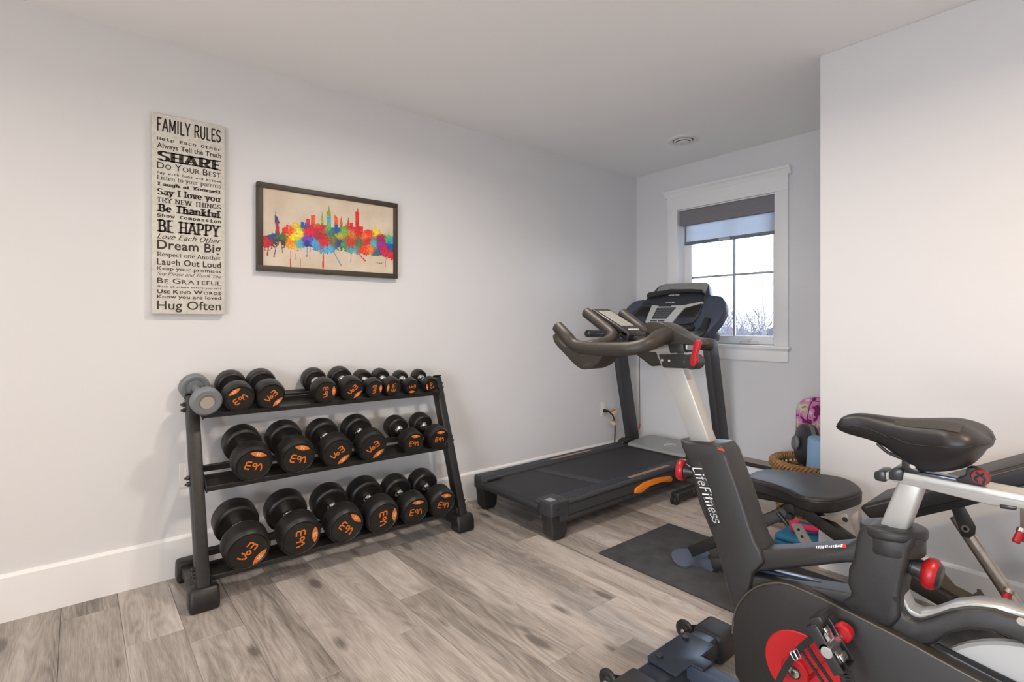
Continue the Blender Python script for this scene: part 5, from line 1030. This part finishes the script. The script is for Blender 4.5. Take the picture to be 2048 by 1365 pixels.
for px, py, qx, qy in ((2045, 1058, 2033, 1082), (2020, 1178, 2008, 1205)):
    a_, b_ = onx(px, py, 2.3), onx(qx, qy, 2.28); mm = MB(); mm.cyl(a_, a_ + (b_ - a_) * 0.35, 0.013, 18); mm.build('pin_collar', steel, bn); mm = MB(); mm.cyl(a_ + (b_ - a_) * 0.3, a_ + (b_ - a_) * 1.15, 0.0105, 18); mm.build('red_pin_grip', red, bn)
a_ = onx(2058, 1030, 2.3); mm = MB(); mm.box((2.29, a_.y - 0.03, a_.z - 0.09), (2.35, a_.y + 0.02, a_.z + 0.06), bev=0.006); mm.build('adjuster_sleeve', steel, bn); mm = MB(); mm.cyl((2.32, a_.y - 0.005, a_.z - 0.08), (2.32, a_.y - 0.005, b0.z + bd.z / bd.y * (a_.y - b0.y) - 0.06), 0.016, 18); mm.cyl((2.32, a_.y - 0.005, a_.z - 0.08), (BX_, a_.y - 0.12, 0.06), 0.014, 18); mm.build('rear_link_tube', steel, bn)
# base: front foot plate, arched main beam, rear beam, bracket with hook
fp = [(1343, 1108), (1349, 1101), (1362, 1098), (1392, 1099), (1412, 1102), (1420, 1108), (1416, 1113), (1420, 1120), (1440, 1128), (1425, 1142), (1400, 1132), (1386, 1130), (1373, 1134), (1356, 1130), (1346, 1121)]
mm = MB(); pts = spline([onz(px, py, 0.016) for px, py in fp], 3, True); mm.prism(pts, (0, 0, -0.007), 0.0); mm.build('front_foot_plate', blue_sheen_plate, bn)
g0 = onz(1384, 1115, 0.016); g1 = onx(1578, 1022, 2.36)
BX = 2.36
mm = MB(); mm.beam(g0 + Vector((0.0, 0, 0.03)), g1, 0.05, 0.05, (1, 0, 0), 0.006); mm.build('front_beam', blk, bn)
g0b = onz(1424, 1140, 0.016); mm = MB(); mm.beam(g0b + Vector((0, 0, 0.03)), Vector((2.36, 1.05, 0.12)), 0.04, 0.05, (1, 0, 0), 0.006); mm.build('front_beam', blk, bn)
arch = [onx(px, py, BX) for px, py in ((1556, 1036), (1572, 1020), (1592, 1017), (1612, 1022), (1640, 1042), (1700, 1085), (1770, 1130), (1900, 1205))]
mm = MB()
for p, q in zip(arch, arch[1:]): mm.beam(p, q + (q - p).normalized() * 0.004, 0.05, 0.05, (1, 0, 0), 0.004)
mm.build('main_beam', blk, bn)
mm = MB(); p = onx(1562, 1038, BX - 0.03); mm.tube([onx(1556, 1026, BX - 0.03), onx(1575, 1051, BX - 0.03)], 0.009, 12); mm.build('pop_pin', blks, bn)
mm = MB(); p = onx(1579, 1034, BX - 0.032); mm.lathe([(0, -0.006), (0.014, -0.006), (0.016, 0), (0.016, 0.02)], p, (1, 0, 0), 20); mm.build('pivot_bolt', blks, bn)
sil = mat('bench_silver_plate', (176, 168, 160), 0.45, 0.3)
mm = MB(); pts = [onx(px, py, BX + 0.03) for px, py in ((1582, 1049), (1602, 1048), (1612, 1066), (1627, 1090), (1640, 1110), (1618, 1110), (1597, 1080))]; mm.prism(pts, (0.005, 0, 0), 0.0); lp = mm.build('ladder_plate', sil, bn)
for px, py in ((1597, 1060), (1604, 1074), (1616, 1091)):
    p = onx(px, py, BX + 0.0296); mm = MB(); mm.cyl(p, p + Vector((0.002, 0, 0)), 0.006, 12); mm.build('ladder_hole', dark, lp)
mm = MB(); pts = [onx(px, py, BX - 0.02) for px, py in ((1636, 1033), (1680, 1029), (1692, 1029), (1697, 1036), (1695, 1046), (1686, 1050), (1678, 1048))]; mm.prism(pts, (0.006, 0, 0), 0.001); sp2 = mm.build('seat_bracket', sil, bn)
p = onx(1690, 1040, BX - 0.021); mm = MB(); mm.cyl(p, p + Vector((0.004, 0, 0)), 0.01, 18); mm.build('bracket_bolt', blks, sp2)
mm = MB(); pts = [onx(px, py, BX) for px, py in ((1700, 1034), (1716, 1022), (1718, 1070), (1712, 1074), (1706, 1060))]; mm.prism(pts, (0.04, 0, 0), 0.002); mm.build('hinge_block', sil, bn)
mm = MB(); pts = [onx(px, py, BX + 0.02) for px, py in ((1856, 1190), (1852, 1172), (1868, 1150), (1884, 1142), (1896, 1156), (1910, 1172), (1945, 1190), (1955, 1184), (1953, 1180), (1960, 1180), (1968, 1192), (1985, 1225), (1930, 1220)) ]; mm.prism(pts, (0.006, 0, 0), 0.0); hb_ = mm.build('hook_bracket', mat('bracket_grey_brown', (104, 98, 90), 0.5, 0.3), bn)
p = onx(1870, 1189, BX + 0.018); mm = MB(); mm.lathe([(0, -0.004), (0.006, -0.004), (0.011, -0.002), (0.011, 0.002)], p, (1, 0, 0), 18); mm.build('bracket_bolt', steel, hb_)
mm = MB(); mm.box((2.13, -0.42, 0.008), (2.6, -0.36, 0.06), bev=0.008); mm.build('rear_stabiliser', blk, bn)
a_ = arch[-1]; mm = MB(); mm.beam(a_, (BX, -0.38, 0.05), 0.05, 0.05, (1, 0, 0), 0.004); mm.build('rear_beam', blk, bn)
# leg roller bracket peeking out past the bike column
q = onx(1475, 945, 2.47); mm = MB(); mm.box((2.45, q.y - 0.02, q.z - 0.06), (2.475, q.y + 0.02, q.z + 0.012), bev=0.003); lb = mm.build('foot_bracket', silver, bn)
q = onx(1492, 992, 2.47); mm = MB(); mm.cyl(q + Vector((0, 0.05, 0.01)), q + Vector((0, -0.03, -0.005)), 0.011, 14); mm.cyl(q + Vector((0, -0.03, -0.005)), q + Vector((0.0, -0.05, -0.02)), 0.013, 14); mm.build('lever_grip', blks, bn)
mm = MB(); mm.beam((2.46, 1.21, 0.36), (2.42, 0.95, 0.39), 0.04, 0.04, (1, 0, 0), 0.004); mm.build('seat_support', blk, bn)

# ================================================================== BASKET CORNER
bc_ = Vector((3.36, 1.255, 0)); RB = 0.21; HB = 0.315
bs = root('wicker_basket', 'round brown wicker basket holding exercise gear in the alcove corner', 'basket', bc_)
rb = random.Random(9); NSK = 40
for k in range(11):
    z = 0.012 + k * 0.027; rad = RB * (0.84 + 0.14 * z / HB); mm = MB(); pts = []
    for a in range(121):
        th = 2 * math.pi * a / 120; w = rad + 0.006 * math.sin(th * NSK / 2 + math.pi * (k % 2)); pts.append(bc_ + Vector((math.cos(th) * w, math.sin(th) * w, z + 0.003 * math.sin(th * 7 + k))))
    mm.tube(pts, 0.0135, 6, cap=False); mm.build('weave_row', wick, bs)
for k in range(NSK):
    th = 2 * math.pi * k / NSK; d = Vector((math.cos(th), math.sin(th), 0)); mm = MB(); mm.tube([bc_ + d * RB * 0.84, bc_ + d * RB * 0.97 + Vector((0, 0, HB))], 0.006, 6); mm.build('stake', wick, bs)
for k in range(64):
    t0 = 2 * math.pi * k / 64; pts = []
    for s in range(7):
        th = t0 + 2 * math.pi / 64 * 0.55 * s; ph = s / 6 * math.pi * 1.3 - 0.5; rad = RB + 0.022 * math.cos(ph); pts.append(bc_ + Vector((math.cos(th) * rad, math.sin(th) * rad, HB + 0.008 + 0.026 * math.sin(ph))))
    mm = MB(); mm.tube(pts, 0.0075, 6, 2); mm.build('rim_strand', wick, bs)
mm = MB(); mm.lathe([(0, 0.004), (RB * 0.83, 0.004), (RB * 0.83, 0.012), (0, 0.012)], bc_, (0, 0, 1), 32); mm.build('basket_base', wick, bs)
# ab wheel (dark disc with grey hub), foam roller, floral bag
wc = onx(1617, 893, 3.38); wc = Vector((3.445, 1.325, 0.42))
aw = root('ab_roller', 'dark ab roller with grey hub standing in the basket', 'ab roller', wc - Vector((0, 0, 0.12)))
axw = Vector((-0.62, 0.75, 0.1)).normalized(); rw = 0.125
mm = MB(); mm.lathe([(0, -0.05), (0.05, -0.05), (0.055, -0.044), (rw - 0.02, -0.04), (rw - 0.004, -0.03), (rw, -0.015), (rw, 0.015), (rw - 0.004, 0.03), (rw - 0.02, 0.04), (0.055, 0.044), (0, 0.05)], wc, axw, 48); mm.build('wheel_body', mat('wheel_dark', (52, 54, 58), 0.4), aw)
mm = MB(); mm.lathe([(rw + 0.0005, -0.012), (rw + 0.003, 0), (rw + 0.0005, 0.012)], wc, axw, 48); mm.build('tread_band', mat('wheel_grey', (120, 120, 122), 0.5), aw)
mm = MB(); mm.lathe([(0, 0.05), (0.04, 0.052), (0.046, 0.062), (0.04, 0.075), (0, 0.078)], wc, axw, 32); mm.build('hub_cap', MATS['wheel_grey'], aw)
fr_ = onx(1636, 880, 3.28); fr_ = Vector((3.285, 1.19, 0.016))
mm = MB(); mm.lathe([(0, 0), (0.075, 0), (0.085, 0.012), (0.09, 0.475), (0.086, 0.485), (0.07, 0.488), (0.066, 0.484), (0.03, 0.484), (0, 0.484)], fr_, (0.0, -0.06, 1), 40); tag(mm.build('foam_roller', bluef), 'light blue foam roller standing upright in the basket', 'foam roller')
bx0 = 3.625
fl_ = root('floral_bag', 'pink and green floral fabric bag behind the basket', 'bag', (bx0 + 0.07, 1.3, 0.0))
pr = [(1.468, 0.0), (1.476, 0.3), (1.468, 0.59), (1.458, 0.635), (1.42, 0.672), (1.36, 0.684), (1.15, 0.694), (1.11, 0.66), (1.10, 0.0)]
mm = MB(); mm.prism([(bx0 + 0.01, y, z) for y, z in pr], (0.09, 0, 0), 0.02, 3, ang=20); mm.build('bag_body', flor, fl_)
mm = MB(); mm.tube([(bx0 + 0.012, y, z) for y, z in ((1.405, 0.02), (1.40, 0.45), (1.375, 0.64), (1.33, 0.665), (1.16, 0.665))], 0.004, 8, 4); mm.build('bag_piping', mat('bag_piping_plum', (110, 44, 90), 0.7), fl_)
mm = MB(); mm.box((bx0 - 0.004, 1.13, 0.03), (bx0 + 0.02, 1.38, 0.62), bev=0.02, seg=3); mm.build('front_pocket', flor, fl_)
mm = MB(); mm.box((bx0 - 0.006, 1.30, 0.638), (bx0 + 0.012, 1.322, 0.655), bev=0.002); mm.build('zip_pull', mat('zip_mauve', (150, 110, 140), 0.5), fl_)
# teal pad with pink hand weight
def tblock(z0, z1, pts, name, m_, label):
    mm = MB(); mm.prism([(x, y, z0) for x, y in pts], (0, 0, z1 - z0), 0.012, 3); return tag(mm.build(name, m_), label, 'foam pad')
tblock(0.0, 0.034, [(2.80, 1.245), (2.80, 1.02), (3.12, 1.02), (3.12, 1.245)], 'foam_pad', teal, 'teal foam pad on the floor beside the partition end, lower of two')
tblock(0.0345, 0.066, [(2.81, 1.24), (2.81, 1.02), (3.10, 1.02), (3.10, 1.24)], 'foam_pad', mat('teal_foam_light', (40, 112, 150), 0.75), 'blue teal foam pad under the pink hand weight, upper of two')
pw0, pw1 = Vector((2.885, 1.185, 0.1)), Vector((2.95, 1.03, 0.1)); pv = (pw1 - pw0).normalized()
t = root('hand_weight', 'small pink hand weight lying on the teal foam pad', 'dumbbell', (pw0 + pw1) / 2 - Vector((0, 0, 0.033)))
for o_, s in ((pw0, 1), (pw1, -1)):
    mm = MB(); mm.lathe([(0, -0.006), (0.02, -0.004), (0.031, 0.006), (0.033, 0.02), (0.031, 0.036), (0.018, 0.046), (0, 0.047)], o_, pv * s, 24); mm.build('head', pink, t)
mm = MB(); mm.lathe([(0.015, 0.03), (0.017, (pw1 - pw0).length / 2), (0.015, (pw1 - pw0).length - 0.03)], pw0, pv, 18); mm.build('handle', pink, t)
for o in COL.objects:
    if 'wl' in o: del o['wl']
